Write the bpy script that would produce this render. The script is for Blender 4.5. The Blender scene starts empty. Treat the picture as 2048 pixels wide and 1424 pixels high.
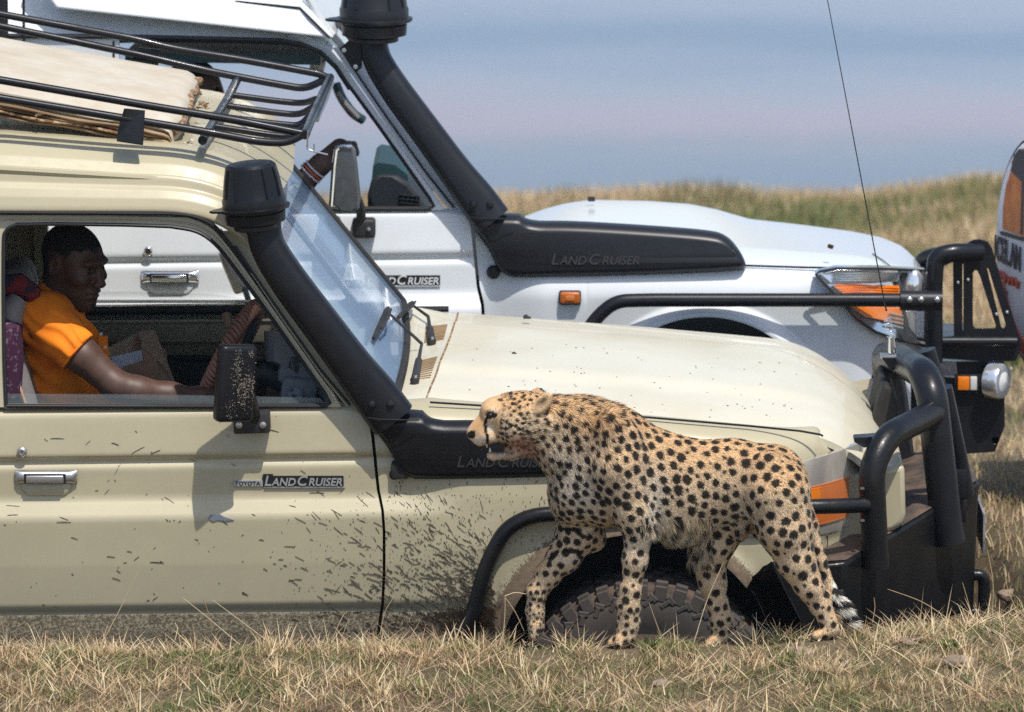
import bpy, bmesh, math, random
import numpy as np
from mathutils import Vector, Matrix
from mathutils.geometry import tessellate_polygon
R = math.radians
random.seed(7); rng = np.random.default_rng(11)
scene = bpy.context.scene
COL = scene.collection

# ------------------------------------------------------------------ camera
PITCH, FPX, CAMY, CAMZ = R(11.5), 10712.0, -15.0, 4.53
cam_d = bpy.data.cameras.new('camera'); cam = bpy.data.objects.new('camera', cam_d); COL.objects.link(cam)
cam.location = (0, CAMY, CAMZ); cam.rotation_euler = (math.pi/2 - PITCH, 0, 0)
cam_d.sensor_width = 36.0; cam_d.lens = FPX/2048*36.0
cam_d.clip_start = 0.5; cam_d.clip_end = 20000
cam_d.dof.use_dof = True; cam_d.dof.focus_distance = 14.9; cam_d.dof.aperture_fstop = 6.3
scene.camera = cam
_F = np.array([0, math.cos(PITCH), -math.sin(PITCH)]); _U = np.array([0, math.sin(PITCH), math.cos(PITCH)]); _Rt = np.array([1.0, 0, 0])
def P(u, v, Y):
    """world point of a photograph pixel on the upright plane at depth Y"""
    d = _F + _Rt*((u-1024)/FPX) + _U*((712-v)/FPX)
    t = (Y-CAMY)/d[1]
    return Vector((d[0]*t, Y, CAMZ+d[2]*t))
def zof(v, Y): return P(1024, v, Y).z

# ------------------------------------------------------------------ world, sun, exposure
SUN = Vector((0.20, -0.37, 0.91)).normalized()           # towards the sun
w = bpy.data.worlds.new('World'); scene.world = w; w.use_nodes = True
nt = w.node_tree; bg = nt.nodes['Background']
sky = nt.nodes.new('ShaderNodeTexSky'); sky.sky_type = 'NISHITA'; sky.sun_disc = False
sky.sun_elevation = math.asin(SUN.z); sky.sun_rotation = math.atan2(SUN.x, SUN.y)
sky.air_density = 1.0; sky.dust_density = 1.5
nt.links.new(sky.outputs[0], bg.inputs[0]); bg.inputs[1].default_value = 0.15
sl = bpy.data.lights.new('sun', 'SUN'); sl.energy = 4.2; sl.angle = R(0.6); sl.color = (1.0, 0.955, 0.88)
so = bpy.data.objects.new('sun', sl); COL.objects.link(so); so.location = (0, 0, 30)
so.rotation_euler = SUN.to_track_quat('Z', 'Y').to_euler()
scene.view_settings.view_transform = 'Standard'; scene.view_settings.look = 'None'
scene.view_settings.exposure = 0.0; scene.view_settings.gamma = 1.0
scene.render.engine = 'CYCLES'
scene.cycles.use_denoising = False
scene.cycles.max_bounces = 8; scene.cycles.transparent_max_bounces = 12; scene.cycles.volume_bounces = 1
scene.cycles.caustics_reflective = False; scene.cycles.caustics_refractive = False
scene.cycles.sample_clamp_indirect = 8.0

# ------------------------------------------------------------------ materials
def nodes_of(name):
    m = bpy.data.materials.new(name); m.use_nodes = True
    t = m.node_tree; b = t.nodes['Principled BSDF']
    return m, t, b
def N(t, typ, **kw):
    n = t.nodes.new(typ)
    for k, v in kw.items(): setattr(n, k, v)
    return n
def mixc(t, fac, a, b):
    n = N(t, 'ShaderNodeMix', data_type='RGBA')
    for i, x in ((0, fac), (6, a), (7, b)):
        if hasattr(x, 'is_linked'): t.links.new(x, n.inputs[i])
        elif i == 0: n.inputs[0].default_value = x
        else: n.inputs[i].default_value = (*x[:3], 1)
    return n.outputs[2]
def ramp(t, x, lo, hi):
    n = N(t, 'ShaderNodeMapRange', clamp=True); t.links.new(x, n.inputs[0])
    n.inputs[1].default_value = lo; n.inputs[2].default_value = hi
    return n.outputs[0]
def math_(t, op, a, b):
    n = N(t, 'ShaderNodeMath', operation=op)
    for i, x in ((0, a), (1, b)):
        if hasattr(x, 'is_linked'): t.links.new(x, n.inputs[i])
        else: n.inputs[i].default_value = x
    return n.outputs[0]
def noise(t, scale, detail=4, rough=.6, stretch=None):
    tc = N(t, 'ShaderNodeTexCoord'); src = tc.outputs['Object']
    if stretch:
        mp = N(t, 'ShaderNodeMapping'); t.links.new(src, mp.inputs[0]); mp.inputs['Scale'].default_value = stretch; src = mp.outputs[0]
    n = N(t, 'ShaderNodeTexNoise'); n.inputs['Scale'].default_value = scale; n.inputs['Detail'].default_value = detail
    n.inputs['Roughness'].default_value = rough; t.links.new(src, n.inputs['Vector'])
    return n.outputs[0]
def bump(t, b, h, strength, dist=.01):
    n = N(t, 'ShaderNodeBump'); n.inputs['Strength'].default_value = strength; n.inputs['Distance'].default_value = dist
    t.links.new(h, n.inputs['Height']); t.links.new(n.outputs[0], b.inputs['Normal'])
def pm(name, col, rough=.5, metal=0.0, coat=0.0, var=None, bmp=None, spec=None, dust=None, rvar=None):
    m, t, b = nodes_of(name)
    b.inputs['Base Color'].default_value = (*col, 1); b.inputs['Roughness'].default_value = rough
    b.inputs['Metallic'].default_value = metal; b.inputs['Coat Weight'].default_value = coat; b.inputs['Coat Roughness'].default_value = .08
    if spec is not None: b.inputs['Specular IOR Level'].default_value = spec
    c = None
    if var:
        sc, c2, lo, hi = var
        c = mixc(t, ramp(t, noise(t, sc), lo, hi), col, c2)
    if dust:
        amt, dc = dust
        f = math_(t, 'MULTIPLY', ramp(t, noise(t, 9, 6, .7), .35, .75), amt)
        c = mixc(t, f, c if c is not None else col, dc)
        rr = math_(t, 'ADD', math_(t, 'MULTIPLY', f, .5), rough); t.links.new(rr, b.inputs['Roughness'])
    if rvar:
        rr = ramp(t, noise(t, rvar[0], 4), .3, .7)
        mr = N(t, 'ShaderNodeMapRange'); t.links.new(rr, mr.inputs[0]); mr.inputs[3].default_value = rvar[1]; mr.inputs[4].default_value = rvar[2]
        t.links.new(mr.outputs[0], b.inputs['Roughness'])
    if c is not None: t.links.new(c, b.inputs['Base Color'])
    if bmp: bump(t, b, noise(t, bmp[0], 3), bmp[1], bmp[2] if len(bmp) > 2 else .003)
    return m
def paint(name, col, dirty, dirtcol, mudcol, rough=.32):
    """car paint: faded, dusty, with a 'mud' attribute for caked dirt"""
    m, t, b = nodes_of(name)
    at = N(t, 'ShaderNodeAttribute', attribute_name='mud')
    fade = mixc(t, ramp(t, noise(t, 3.0, 5), .35, .7), col, tuple(min(1, x*1.06+.008) for x in col))
    n2 = ramp(t, noise(t, 26, 6, .75), .42, .72)
    c1 = mixc(t, math_(t, 'MULTIPLY', n2, dirty), fade, dirtcol)
    grit = noise(t, 130, 8, .8)
    thr = math_(t, 'ADD', math_(t, 'MULTIPLY', at.outputs['Fac'], 1.5), math_(t, 'MULTIPLY', math_(t, 'SUBTRACT', grit, .62), 1.9))
    mudf = ramp(t, thr, .22, .42)
    n3 = ramp(t, noise(t, 70, 5), .35, .7)
    mc = mixc(t, n3, mudcol, tuple(x*1.7 for x in mudcol))
    c2 = mixc(t, math_(t, 'MULTIPLY', mudf, .93), c1, mc)
    t.links.new(c2, b.inputs['Base Color'])
    rg = math_(t, 'ADD', math_(t, 'MULTIPLY', math_(t, 'MAXIMUM', mudf, math_(t, 'MULTIPLY', n2, dirty)), .45), rough)
    t.links.new(rg, b.inputs['Roughness'])
    b.inputs['Coat Weight'].default_value = .25; b.inputs['Coat Roughness'].default_value = .12
    cw = math_(t, 'MULTIPLY', math_(t, 'SUBTRACT', 1.0, mudf), .3); t.links.new(cw, b.inputs['Coat Weight'])
    hgt = math_(t, 'ADD', math_(t, 'MULTIPLY', mudf, math_(t, 'ADD', noise(t, 160, 3), .5)), math_(t, 'MULTIPLY', noise(t, 240, 2), .05))
    bump(t, b, hgt, .5, .004)
    return m
M = {}
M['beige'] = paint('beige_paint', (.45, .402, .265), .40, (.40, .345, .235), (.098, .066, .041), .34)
M['beige_sunlit'] = pm('sunlit_beige_paint', (.69, .655, .52), .38, coat=.35, var=(2.2, (.60, .555, .41), .40, .72), dust=(.3, (.62, .56, .42)), bmp=(90, .05))  # bonnet's beige paint, lightened in colour for sun and sky reflection
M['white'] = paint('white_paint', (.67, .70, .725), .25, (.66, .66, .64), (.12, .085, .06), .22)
M['inner'] = pm('interior_beige', (.46, .40, .27), .6, dust=(.4, (.25, .21, .15)))
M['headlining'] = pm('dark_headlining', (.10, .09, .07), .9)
M['trim'] = pm('black_trim', (.018, .018, .02), .55, bmp=(300, .15), dust=(.25, (.10, .085, .07)))
M['snork'] = pm('black_plastic', (.012, .013, .017), .36, spec=.36, bmp=(420, .10, .001), dust=(.06, (.08, .08, .08)))
M['snork_dirty'] = pm('dirty_black_plastic', (.006, .007, .010), .33, spec=.30, bmp=(300, .25, .002), dust=(.10, (.09, .075, .06)))
M['snork_letter'] = pm('highlighted_plastic', (.035, .037, .042), .25)  # lighter colour stands in for highlights on the raised letters
M['rubber'] = pm('black_rubber', (.012, .012, .013), .7, dust=(.3, (.08, .07, .055)))
M['bar'] = pm('black_painted_steel', (.007, .008, .012), .30, spec=.3, coat=.06, rvar=(7, .25, .45), bmp=(160, .12, .002), dust=(.12, (.09, .08, .07)))
M['bar_dirty'] = pm('muddy_black_steel', (.006, .007, .009), .32, spec=.3, coat=.06, bmp=(70, .35, .003), dust=(.14, (.09, .07, .05)))
M['steel_top'] = pm('dusty_bumper_top', (.03, .03, .033), .35, bmp=(60, .4, .003), dust=(1.0, (.20, .13, .085)))
M['chrome'] = pm('chrome', (.80, .81, .83), .12, metal=1)
M['dullmetal'] = pm('dull_chrome', (.55, .55, .56), .35, metal=1, dust=(.5, (.35, .30, .22)))
M['badge_old'] = pm('worn_badge_silver', (.40, .41, .42), .4, metal=.35)
M['badge_new'] = pm('bright_badge', (.82, .84, .86), .25, metal=.3)
M['bolt'] = pm('zinc_bolt', (.62, .64, .66), .33, metal=1)
M['orange'] = pm('orange_lens', (.85, .22, .012), .12, coat=.6)
M['orange_old'] = pm('faded_orange_lens', (.62, .15, .03), .22, coat=.5, dust=(.35, (.55, .25, .10)))
M['lampwhite'] = pm('lamp_reflector', (.86, .88, .90), .16, metal=.75)
M['lens'] = pm('frosted_lens', (.70, .71, .70), .25, coat=.4)
M['lens_old'] = pm('hazed_lamp_glass', (.46, .435, .39), .16, coat=1.0, var=(14, (.60, .57, .52), .4, .7), dust=(.35, (.36, .29, .21)), metal=.45)
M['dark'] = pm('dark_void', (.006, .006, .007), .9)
M['tyre'] = pm('muddy_tyre', (.050, .046, .043), .7, bmp=(60, .2, .002), dust=(.45, (.15, .105, .075)))
M['tyre_mud'] = pm('dried_mud_on_tyre', (.105, .072, .052), .9, bmp=(80, .8, .005), var=(14, (.035, .028, .024), .45, .65))
M['mudfleck'] = pm('mud_fleck', (.045, .024, .012), 1.0, spec=0, var=(40, (.10, .058, .032), .45, .7))
M['card'] = pm('cardboard', (.60, .39, .235), .85, var=(20, (.48, .30, .175), .4, .7))
M['paper'] = pm('white_paper', (.85, .85, .88), .8)
M['skin'] = pm('dark_brown_skin', (.078, .039, .027), .52, var=(30, (.102, .052, .036), .4, .65), bmp=(350, .12, .002))
M['hair'] = pm('short_black_hair', (.006, .006, .006), .85, bmp=(500, .7, .004))
M['orange_shirt'] = pm('orange_cotton', (.95, .255, .003), .82, var=(18, (.86, .20, .002), .35, .7), bmp=(700, .25, .0015))
M['redcloth'] = pm('red_checked_cloth', (.16, .012, .014), .9, var=(22, (.02, .012, .03), .47, .53))
M['greyvinyl'] = pm('grey_vinyl', (.23, .22, .22), .55, bmp=(60, .3), dust=(.4, (.2, .16, .12)))
M['purple'] = pm('purple_patterned_cloth', (.055, .012, .045), .9, var=(60, (.16, .13, .15), .58, .62))
M['dash'] = pm('grey_blue_dashboard', (.15, .18, .21), .6, bmp=(300, .2), dust=(.5, (.16, .15, .14)))
M['dash_dark'] = pm('dark_dashboard', (.022, .027, .034), .6, bmp=(300, .2))
M['teal'] = pm('teal_plastic', (.02, .06, .068), .5)
M['braid'] = pm('brown_braided_leather', (.30, .145, .095), .7, bmp=(250, .3), var=(40, (.20, .09, .06), .4, .7))
M['braid_dark'] = pm('dark_braided_leather', (.030, .018, .014), .75)
M['wood'] = pm('weathered_plywood', (.36, .255, .15), .85, var=(5, (.20, .125, .065), .4, .65), bmp=(120, .4))
M['canvas'] = pm('weathered_tan_lid', (.57, .53, .44), .7, var=(7, (.49, .43, .33), .42, .7), bmp=(110, .3, .002), dust=(.6, (.42, .31, .19)))
M['rust'] = pm('rusty_torn_edge', (.17, .085, .038), .9, var=(60, (.42, .30, .18), .45, .6), bmp=(90, .8, .004))
M['seal'] = pm('black_seal', (.010, .010, .012), .45)
M['tape'] = pm('silver_tape', (.42, .43, .45), .4, metal=.5, bmp=(30, .8), var=(20, (.25, .25, .27), .4, .6))
M['mirrorback'] = pm('mirror_back_grey', (.16, .17, .18), .25, metal=.6, rvar=(40, .15, .4))
M['red'] = pm('red_print', (.62, .10, .045), .5)
M['print_orange'] = pm('orange_print', (.72, .24, .045), .5, var=(12, (.45, .10, .03), .4, .7))
M['print_dark'] = pm('dark_print', (.035, .03, .035), .5)
M['print_blue'] = pm('blue_print', (.10, .33, .52), .5)
M['cover'] = pm('white_vinyl_cover', (.86, .84, .86), .4)
M['bead_white'] = pm('white_beads', (.75, .72, .70), .5)
M['stone'] = pm('pale_stone', (.31, .235, .175), .9, var=(25, (.21, .155, .11), .4, .65), bmp=(40, .7, .006))
M['tooth'] = pm('tooth', (.72, .66, .52), .35)
M['mouth'] = pm('dark_mouth', (.035, .012, .011), .4)
M['eye'] = pm('dark_eye', (.008, .005, .004), .45)
def glass_mat(name, tint, alpha, rough=.02):
    m, t, b = nodes_of(name)
    b.inputs['Base Color'].default_value = (*tint, 1); b.inputs['Roughness'].default_value = rough; b.inputs['Alpha'].default_value = alpha
    b.inputs['Specular IOR Level'].default_value = .8
    return m
M['glass'] = glass_mat('window_glass', (.35, .42, .45), .12)
M['wglass'] = glass_mat('sky_tinted_windscreen_glass', (.36, .51, .70), .50, .05)  # half-opaque pale blue stands in for the sky reflected in the screen
M['lampglass'] = glass_mat('clear_lamp_glass', (.65, .72, .76), .05)

# ------------------------------------------------------------------ object helpers
def put(o, parent):
    COL.objects.link(o)
    if parent is not None:
        o.parent = parent
        mw = Matrix.Identity(4); p = parent
        while p is not None:
            mw = p.matrix_basis @ mw if p.parent is None else (p.matrix_parent_inverse @ p.matrix_basis) @ mw
            p = p.parent
        o.matrix_parent_inverse = mw.inverted()
    return o
def thing(name, loc, label, cat, group=None):
    o = bpy.data.objects.new(name, None); COL.objects.link(o); o.location = loc; o.empty_display_size = .1
    o['label'] = label; o['category'] = cat
    if group: o['group'] = group
    return o
def mesh_obj(name, V, F, mat, parent=None, smooth=True, sharp=40, off=None):
    me = bpy.data.meshes.new(name)
    V = [tuple(v) for v in V]
    if off is not None: V = [tuple(off(Vector(v))) for v in V]
    me.from_pydata(V, [], [tuple(f) for f in F]); me.validate(); me.update()
    bm = bmesh.new(); bm.from_mesh(me); bmesh.ops.recalc_face_normals(bm, faces=bm.faces[:]); bm.to_mesh(me); bm.free()
    if mat is not None:
        for x in (mat if isinstance(mat, (list, tuple)) else [mat]): me.materials.append(M[x] if isinstance(x, str) else x)
    me.polygons.foreach_set('use_smooth', [smooth]*len(me.polygons))
    if smooth and sharp < 180: me.set_sharp_from_angle(angle=R(sharp))
    o = bpy.data.objects.new(name, me)
    return put(o, parent)
class MB:
    def __init__(s): s.V = []; s.F = []
    def add(s, V, F):
        n = len(s.V); s.V += [Vector(v) for v in V]; s.F += [tuple(i+n for i in f) for f in F]; return s
    def obj(s, name, mat, parent=None, **k): return mesh_obj(name, s.V, s.F, mat, parent, **k)
def cr(pts, n=6, closed=False):
    """Catmull-Rom through points (tuples of any length)"""
    pts = [np.array(p, float) for p in pts]; out = []; L = len(pts)
    for i in range(L if closed else L-1):
        p1, p2 = pts[i], pts[(i+1) % L]
        p0 = pts[i-1] if (i > 0 or closed) else 2*p1-p2
        p3 = pts[(i+2) % L] if (i+2 < L or closed) else 2*p2-p1
        for k in range(n):
            t = k/n
            out.append(.5*((2*p1)+(-p0+p2)*t+(2*p0-5*p1+4*p2-p3)*t*t+(-p0+3*p1-3*p2+p3)*t**3))
    if not closed: out.append(pts[-1])
    return out
def fillet(pts, r, n=6):
    """round the corners of a 3d polyline"""
    pts = [Vector(p) for p in pts]; out = [pts[0]]
    for i in range(1, len(pts)-1):
        a, b, c = pts[i-1], pts[i], pts[i+1]
        d1 = (a-b); d2 = (c-b); rr = min(r, d1.length*.48, d2.length*.48)
        s = b+d1.normalized()*rr; e = b+d2.normalized()*rr
        for k in range(n+1):
            t = k/n; out.append((1-t)**2*s+2*t*(1-t)*b+t*t*e)
    out.append(pts[-1]); return out
def tube(pts, rad, seg=14, cap=True, flat=None):
    pts = [Vector(p) for p in pts]; n = len(pts)
    rads = rad if isinstance(rad, (list, tuple)) else [rad]*n
    V = []; F = []; t0 = (pts[1]-pts[0]).normalized()
    up = Vector((0, 0, 1)) if abs(t0.z) < .9 else Vector((0, 1, 0))
    nrm = (up-t0*up.dot(t0)).normalized()
    for i in range(n):
        t = ((pts[min(i+1, n-1)]-pts[max(i-1, 0)])).normalized()
        nrm = (nrm-t*nrm.dot(t)).normalized(); b = t.cross(nrm)
        for k in range(seg):
            a = 2*math.pi*k/seg
            V.append(pts[i]+(nrm*math.cos(a)+b*math.sin(a))*rads[i])
    for i in range(n-1):
        for k in range(seg):
            k2 = (k+1) % seg
            F.append((i*seg+k, i*seg+k2, (i+1)*seg+k2, (i+1)*seg+k))
    if cap: F.append(tuple(range(seg-1, -1, -1))); F.append(tuple((n-1)*seg+k for k in range(seg)))
    return V, F
def grid(fn, nu, nv):
    """sheet of points fn(i/nu, j/nv)"""
    V = [fn(i/nu, j/nv) for i in range(nu+1) for j in range(nv+1)]
    F = [(i*(nv+1)+j, (i+1)*(nv+1)+j, (i+1)*(nv+1)+j+1, i*(nv+1)+j+1) for i in range(nu) for j in range(nv)]
    return V, F
def plate(front, holes, thick):
    """solid plate: outline of 3d points, list of hole outlines, thickness vector"""
    loops = [[Vector(p) for p in front]]+[[Vector(p) for p in h] for h in holes]
    th = Vector(thick); tri = tessellate_polygon(loops)
    A = [p for l in loops for p in l]; n = len(A)
    V = A+[p+th for p in A]; F = [tuple(t) for t in tri]+[tuple(i+n for i in reversed(t)) for t in tri]
    s = 0
    for l in loops:
        L = len(l)
        for i in range(L): F.append((s+i, s+(i+1) % L, n+s+(i+1) % L, n+s+i))
        s += L
    return V, F
def bevel_mod(o, wdt, seg=2, ang=35):
    m = o.modifiers.new('bevel', 'BEVEL'); m.width = wdt; m.segments = seg; m.limit_method = 'ANGLE'; m.angle_limit = R(ang); m.harden_normals = False
    return o
def box(c, s, bev=0.0, rot=None, seg=2):
    bm = bmesh.new(); bmesh.ops.create_cube(bm, size=1.0)
    for v in bm.verts: v.co = Vector((v.co.x*s[0], v.co.y*s[1], v.co.z*s[2]))
    if bev: bmesh.ops.bevel(bm, geom=bm.edges[:], offset=bev, segments=seg, affect='EDGES', profile=.6)
    Mx = rot if rot is not None else Matrix.Identity(3)
    V = [Mx @ v.co+Vector(c) for v in bm.verts]; bm.verts.index_update(); F = [[v.index for v in f.verts] for f in bm.faces]; bm.free()
    return V, F
def revolve(prof, seg=24, origin=(0, 0, 0), axis='Z', rot=None):
    """prof: list of (r, h)"""
    V = []; F = []; n = len(prof)
    for k in range(seg):
        a = 2*math.pi*k/seg
        for r, h in prof: V.append(Vector((r*math.cos(a), r*math.sin(a), h)))
    for k in range(seg):
        k2 = (k+1) % seg
        for i in range(n-1): F.append((k*n+i, k2*n+i, k2*n+i+1, k*n+i+1))
    if prof[0][0] > 1e-6: F.append(tuple(k*n for k in range(seg))[::-1])
    if prof[-1][0] > 1e-6: F.append(tuple(k*n+n-1 for k in range(seg)))
    Mx = Matrix.Identity(3)
    if axis == 'Y': Mx = Matrix.Rotation(R(90), 3, 'X')       # +h goes to -Y (towards the camera)
    if axis == 'X': Mx = Matrix.Rotation(R(90), 3, 'Y')
    if rot is not None: Mx = rot @ Mx
    return [Mx @ v+Vector(origin) for v in V], F
def text(s, size, extrude=.002, shear=.25, offset=0.0):
    c = bpy.data.curves.new('t', 'FONT'); c.body = s; c.size = size; c.extrude = extrude; c.shear = shear; c.offset = offset; c.resolution_u = 3
    o = bpy.data.objects.new('t', c); COL.objects.link(o)
    dg = bpy.context.evaluated_depsgraph_get(); me = o.evaluated_get(dg).to_mesh()
    V = [v.co.copy() for v in me.vertices]; F = [tuple(p.vertices) for p in me.polygons]
    o.evaluated_get(dg).to_mesh_clear(); bpy.data.objects.remove(o); bpy.data.curves.remove(c)
    return V, F
def text_run(pieces, extrude, shear, gap=.0, offset=0.0):
    """pieces [(string, size)] laid in a row in x, returns (V, F, width)"""
    mb = MB(); x = 0
    for s, sz in pieces:
        V, F = text(s, sz, extrude, shear, offset); w_ = max(v.x for v in V)
        mb.add([v+Vector((x, 0, 0)) for v in V], F); x += w_+gap
    return mb.V, mb.F, x
def lerp(a, b, t): return a+(b-a)*t
def sstep(x, a, b):
    t = np.clip((x-a)/(b-a), 0, 1); return t*t*(3-2*t)
def interp(x, tab): return float(np.interp(x, [t[0] for t in tab], [t[1] for t in tab]))
def attr_float(o, name, vals):
    a = o.data.attributes.new(name, 'FLOAT', 'POINT'); a.data.foreach_set('value', np.asarray(vals, 'f'))
def attr_col(o, name, vals):
    a = o.data.color_attributes.new(name, 'FLOAT_COLOR', 'POINT'); v = np.ones((len(vals), 4), 'f'); v[:, :3] = vals; a.data.foreach_set('color', v.ravel())

# ------------------------------------------------------------------ implicit surfaces (bodies)
def surface_nets(D, org, h):
    nx, ny, nz = D.shape; S = D < 0
    cs = np.zeros((nx-1, ny-1, nz-1), np.int8)
    for a in (0, 1):
        for b in (0, 1):
            for c in (0, 1): cs += S[a:nx-1+a, b:ny-1+b, c:nz-1+c]
    act = (cs > 0) & (cs < 8); idx = -np.ones(act.shape, np.int64); ijk = np.argwhere(act); idx[act] = np.arange(len(ijk))
    acc = np.zeros((len(ijk), 3)); cnt = np.zeros(len(ijk)); i, j, k = ijk.T
    cor = [(a, b, c) for a in (0, 1) for b in (0, 1) for c in (0, 1)]
    for p in range(8):
        for q in range(p+1, 8):
            A, B = np.array(cor[p]), np.array(cor[q])
            if np.abs(A-B).sum() != 1: continue
            da = D[i+A[0], j+A[1], k+A[2]]; db = D[i+B[0], j+B[1], k+B[2]]
            m = (da < 0) != (db < 0); t = np.where(m, da/np.where(m, da-db, 1), 0)
            acc += np.where(m[:, None], A+(B-A)*t[:, None], 0); cnt += m
    V = (ijk+acc/cnt[:, None])*h+np.array(org)
    Q = []
    for ax in range(3):
        lo = [slice(None)]*3; hi = [slice(None)]*3; lo[ax] = slice(0, -1); hi[ax] = slice(1, None)
        s0, s1 = S[tuple(lo)], S[tuple(hi)]
        e = np.argwhere(s0 != s1); b, c = [x for x in range(3) if x != ax]
        ok = (e[:, b] > 0) & (e[:, c] > 0) & (e[:, b] < D.shape[b]-1) & (e[:, c] < D.shape[c]-1); e = e[ok]
        flip = s0[tuple(e.T)]
        def cell(db, dc):
            f = e.copy(); f[:, b] += db; f[:, c] += dc; return idx[tuple(f.T)]
        q = np.stack([cell(-1, -1), cell(0, -1), cell(0, 0), cell(-1, 0)], 1)
        if ax == 1: flip = ~flip
        q[~flip] = q[~flip][:, ::-1]; Q.append(q)
    return V, np.concatenate(Q)
class SDF:
    def __init__(s, lo, hi, h):
        s.h = h; s.lo = np.array(lo, float); n = np.ceil((np.array(hi)-s.lo)/h).astype(int)+1
        s.D = np.full(n, .2, np.float32); s.n = n
    def _box(s, lo, hi):
        a = np.clip(np.floor((lo-s.lo)/s.h).astype(int), 0, s.n); b = np.clip(np.ceil((hi-s.lo)/s.h).astype(int)+1, 0, s.n)
        g = np.meshgrid(*[s.lo[i]+np.arange(a[i], b[i])*s.h for i in range(3)], indexing='ij', sparse=True)
        return tuple(slice(a[i], b[i]) for i in range(3)), g
    def _mix(s, sl, d, k, sub):
        D = s.D[sl]
        if sub: d = -d; hh = np.maximum(k-np.abs(D-d), 0)/k; s.D[sl] = np.maximum(D, d)+hh*hh*k*.25
        else: hh = np.maximum(k-np.abs(D-d), 0)/k; s.D[sl] = np.minimum(D, d)-hh*hh*k*.25
    def cap(s, a, b, ra, rb, k=.02, sy=1.0, sub=False):
        """tapered capsule; sy < 1 flattens it sideways (in Y)"""
        a = np.array(a, float); b = np.array(b, float); m = max(ra, rb)+k+.02
        sl, (x, y, z) = s._box(np.minimum(a, b)-m, np.maximum(a, b)+m)
        ab = b-a; ab2 = (ab**2).sum()+1e-12
        px, py, pz = x-a[0], y-a[1], z-a[2]
        t = np.clip((px*ab[0]+py*ab[1]+pz*ab[2])/ab2, 0, 1)
        d = np.sqrt((px-t*ab[0])**2+((py-t*ab[1])/sy)**2+(pz-t*ab[2])**2)-(ra+(rb-ra)*t)
        s._mix(sl, d.astype(np.float32), k, sub)
    def ell(s, c, r, k=.02, rot=None, sub=False):
        c = np.array(c, float); r = np.array(r, float); m = r.max()+k+.02
        sl, (x, y, z) = s._box(c-m, c+m)
        p = [x-c[0], y-c[1], z-c[2]]
        if rot is not None:
            Rm = np.array(rot).T; p = [Rm[i, 0]*p[0]+Rm[i, 1]*p[1]+Rm[i, 2]*p[2] for i in range(3)]
        k0 = np.sqrt((p[0]/r[0])**2+(p[1]/r[1])**2+(p[2]/r[2])**2); k1 = np.sqrt((p[0]/r[0]**2)**2+(p[1]/r[1]**2)**2+(p[2]/r[2]**2)**2)
        d = k0*(k0-1)/np.maximum(k1, 1e-6)
        s._mix(sl, d.astype(np.float32), k, sub)
    def cut(s, pt, nrm, rad):
        """cut away what lies beyond a plane, within a radius of the point"""
        pt = np.array(pt, float); nrm = np.array(nrm, float); sl, (x, y, z) = s._box(pt-rad, pt+rad)
        d = (x-pt[0])*nrm[0]+(y-pt[1])*nrm[1]+(z-pt[2])*nrm[2]; inside = ((x-pt[0])**2+(y-pt[1])**2+(z-pt[2])**2) < rad*rad
        s.D[sl] = np.where(inside & (d > -.02), np.maximum(s.D[sl], d), s.D[sl])
    def chain(s, pts, k=.02, sy=1.0):
        for (a, ra), (b, rb) in zip(pts[:-1], pts[1:]): s.cap(a, b, ra, rb, k, sy)
    def mesh(s): return surface_nets(s.D, s.lo, s.h)
def sdf_obj(name, V, F, mat, parent):
    me = bpy.data.meshes.new(name); me.vertices.add(len(V)); me.vertices.foreach_set('co', np.asarray(V, 'f').ravel())
    me.loops.add(len(F)*4); me.loops.foreach_set('vertex_index', np.asarray(F, 'i').ravel())
    me.polygons.add(len(F)); me.polygons.foreach_set('loop_start', np.arange(len(F), dtype='i')*4)
    me.update(calc_edges=True); me.validate()
    me.polygons.foreach_set('use_smooth', np.ones(len(me.polygons), bool))
    for x in (mat if isinstance(mat, (list, tuple)) else [mat]): me.materials.append(M[x] if isinstance(x, str) else x)
    return put(bpy.data.objects.new(name, me), parent)
def rotY(deg): return Matrix.Rotation(R(deg), 3, 'Y')
# ================================================================== the land
_CREST = ([-2000, 0, 500, 900, 1250, 1500, 1700, 1900, 2048, 4000], [1308, 1306, 1306, 1298, 1294, 1288, 1276, 1258, 1244, 1215])
_RIDGE = ([-3000, 0, 1000, 1100, 1200, 1300, 1400, 1550, 1700, 1800, 1900, 1960, 2100, 5000], [430, 425, 424, 420, 416, 410, 408, 416, 420, 410, 396, 384, 388, 395])
def vnoise(x, y, s, seed=0):
    """smooth value noise in numpy"""
    x = np.asarray(x, float)*s; y = np.asarray(y, float)*s
    i = np.floor(x); j = np.floor(y); fx = x-i; fy = y-j; fx = fx*fx*(3-2*fx); fy = fy*fy*(3-2*fy)
    def hsh(a, b):
        q = np.sin(a*127.1+b*311.7+seed*74.7)*43758.5453; return q-np.floor(q)
    return lerp(lerp(hsh(i, j), hsh(i+1, j), fx), lerp(hsh(i, j+1), hsh(i+1, j+1), fx), fy)
def ratio(v):
    s = (712-v)/FPX; return (_F[2]+_U[2]*s)/(_F[1]+_U[1]*s)
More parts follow.
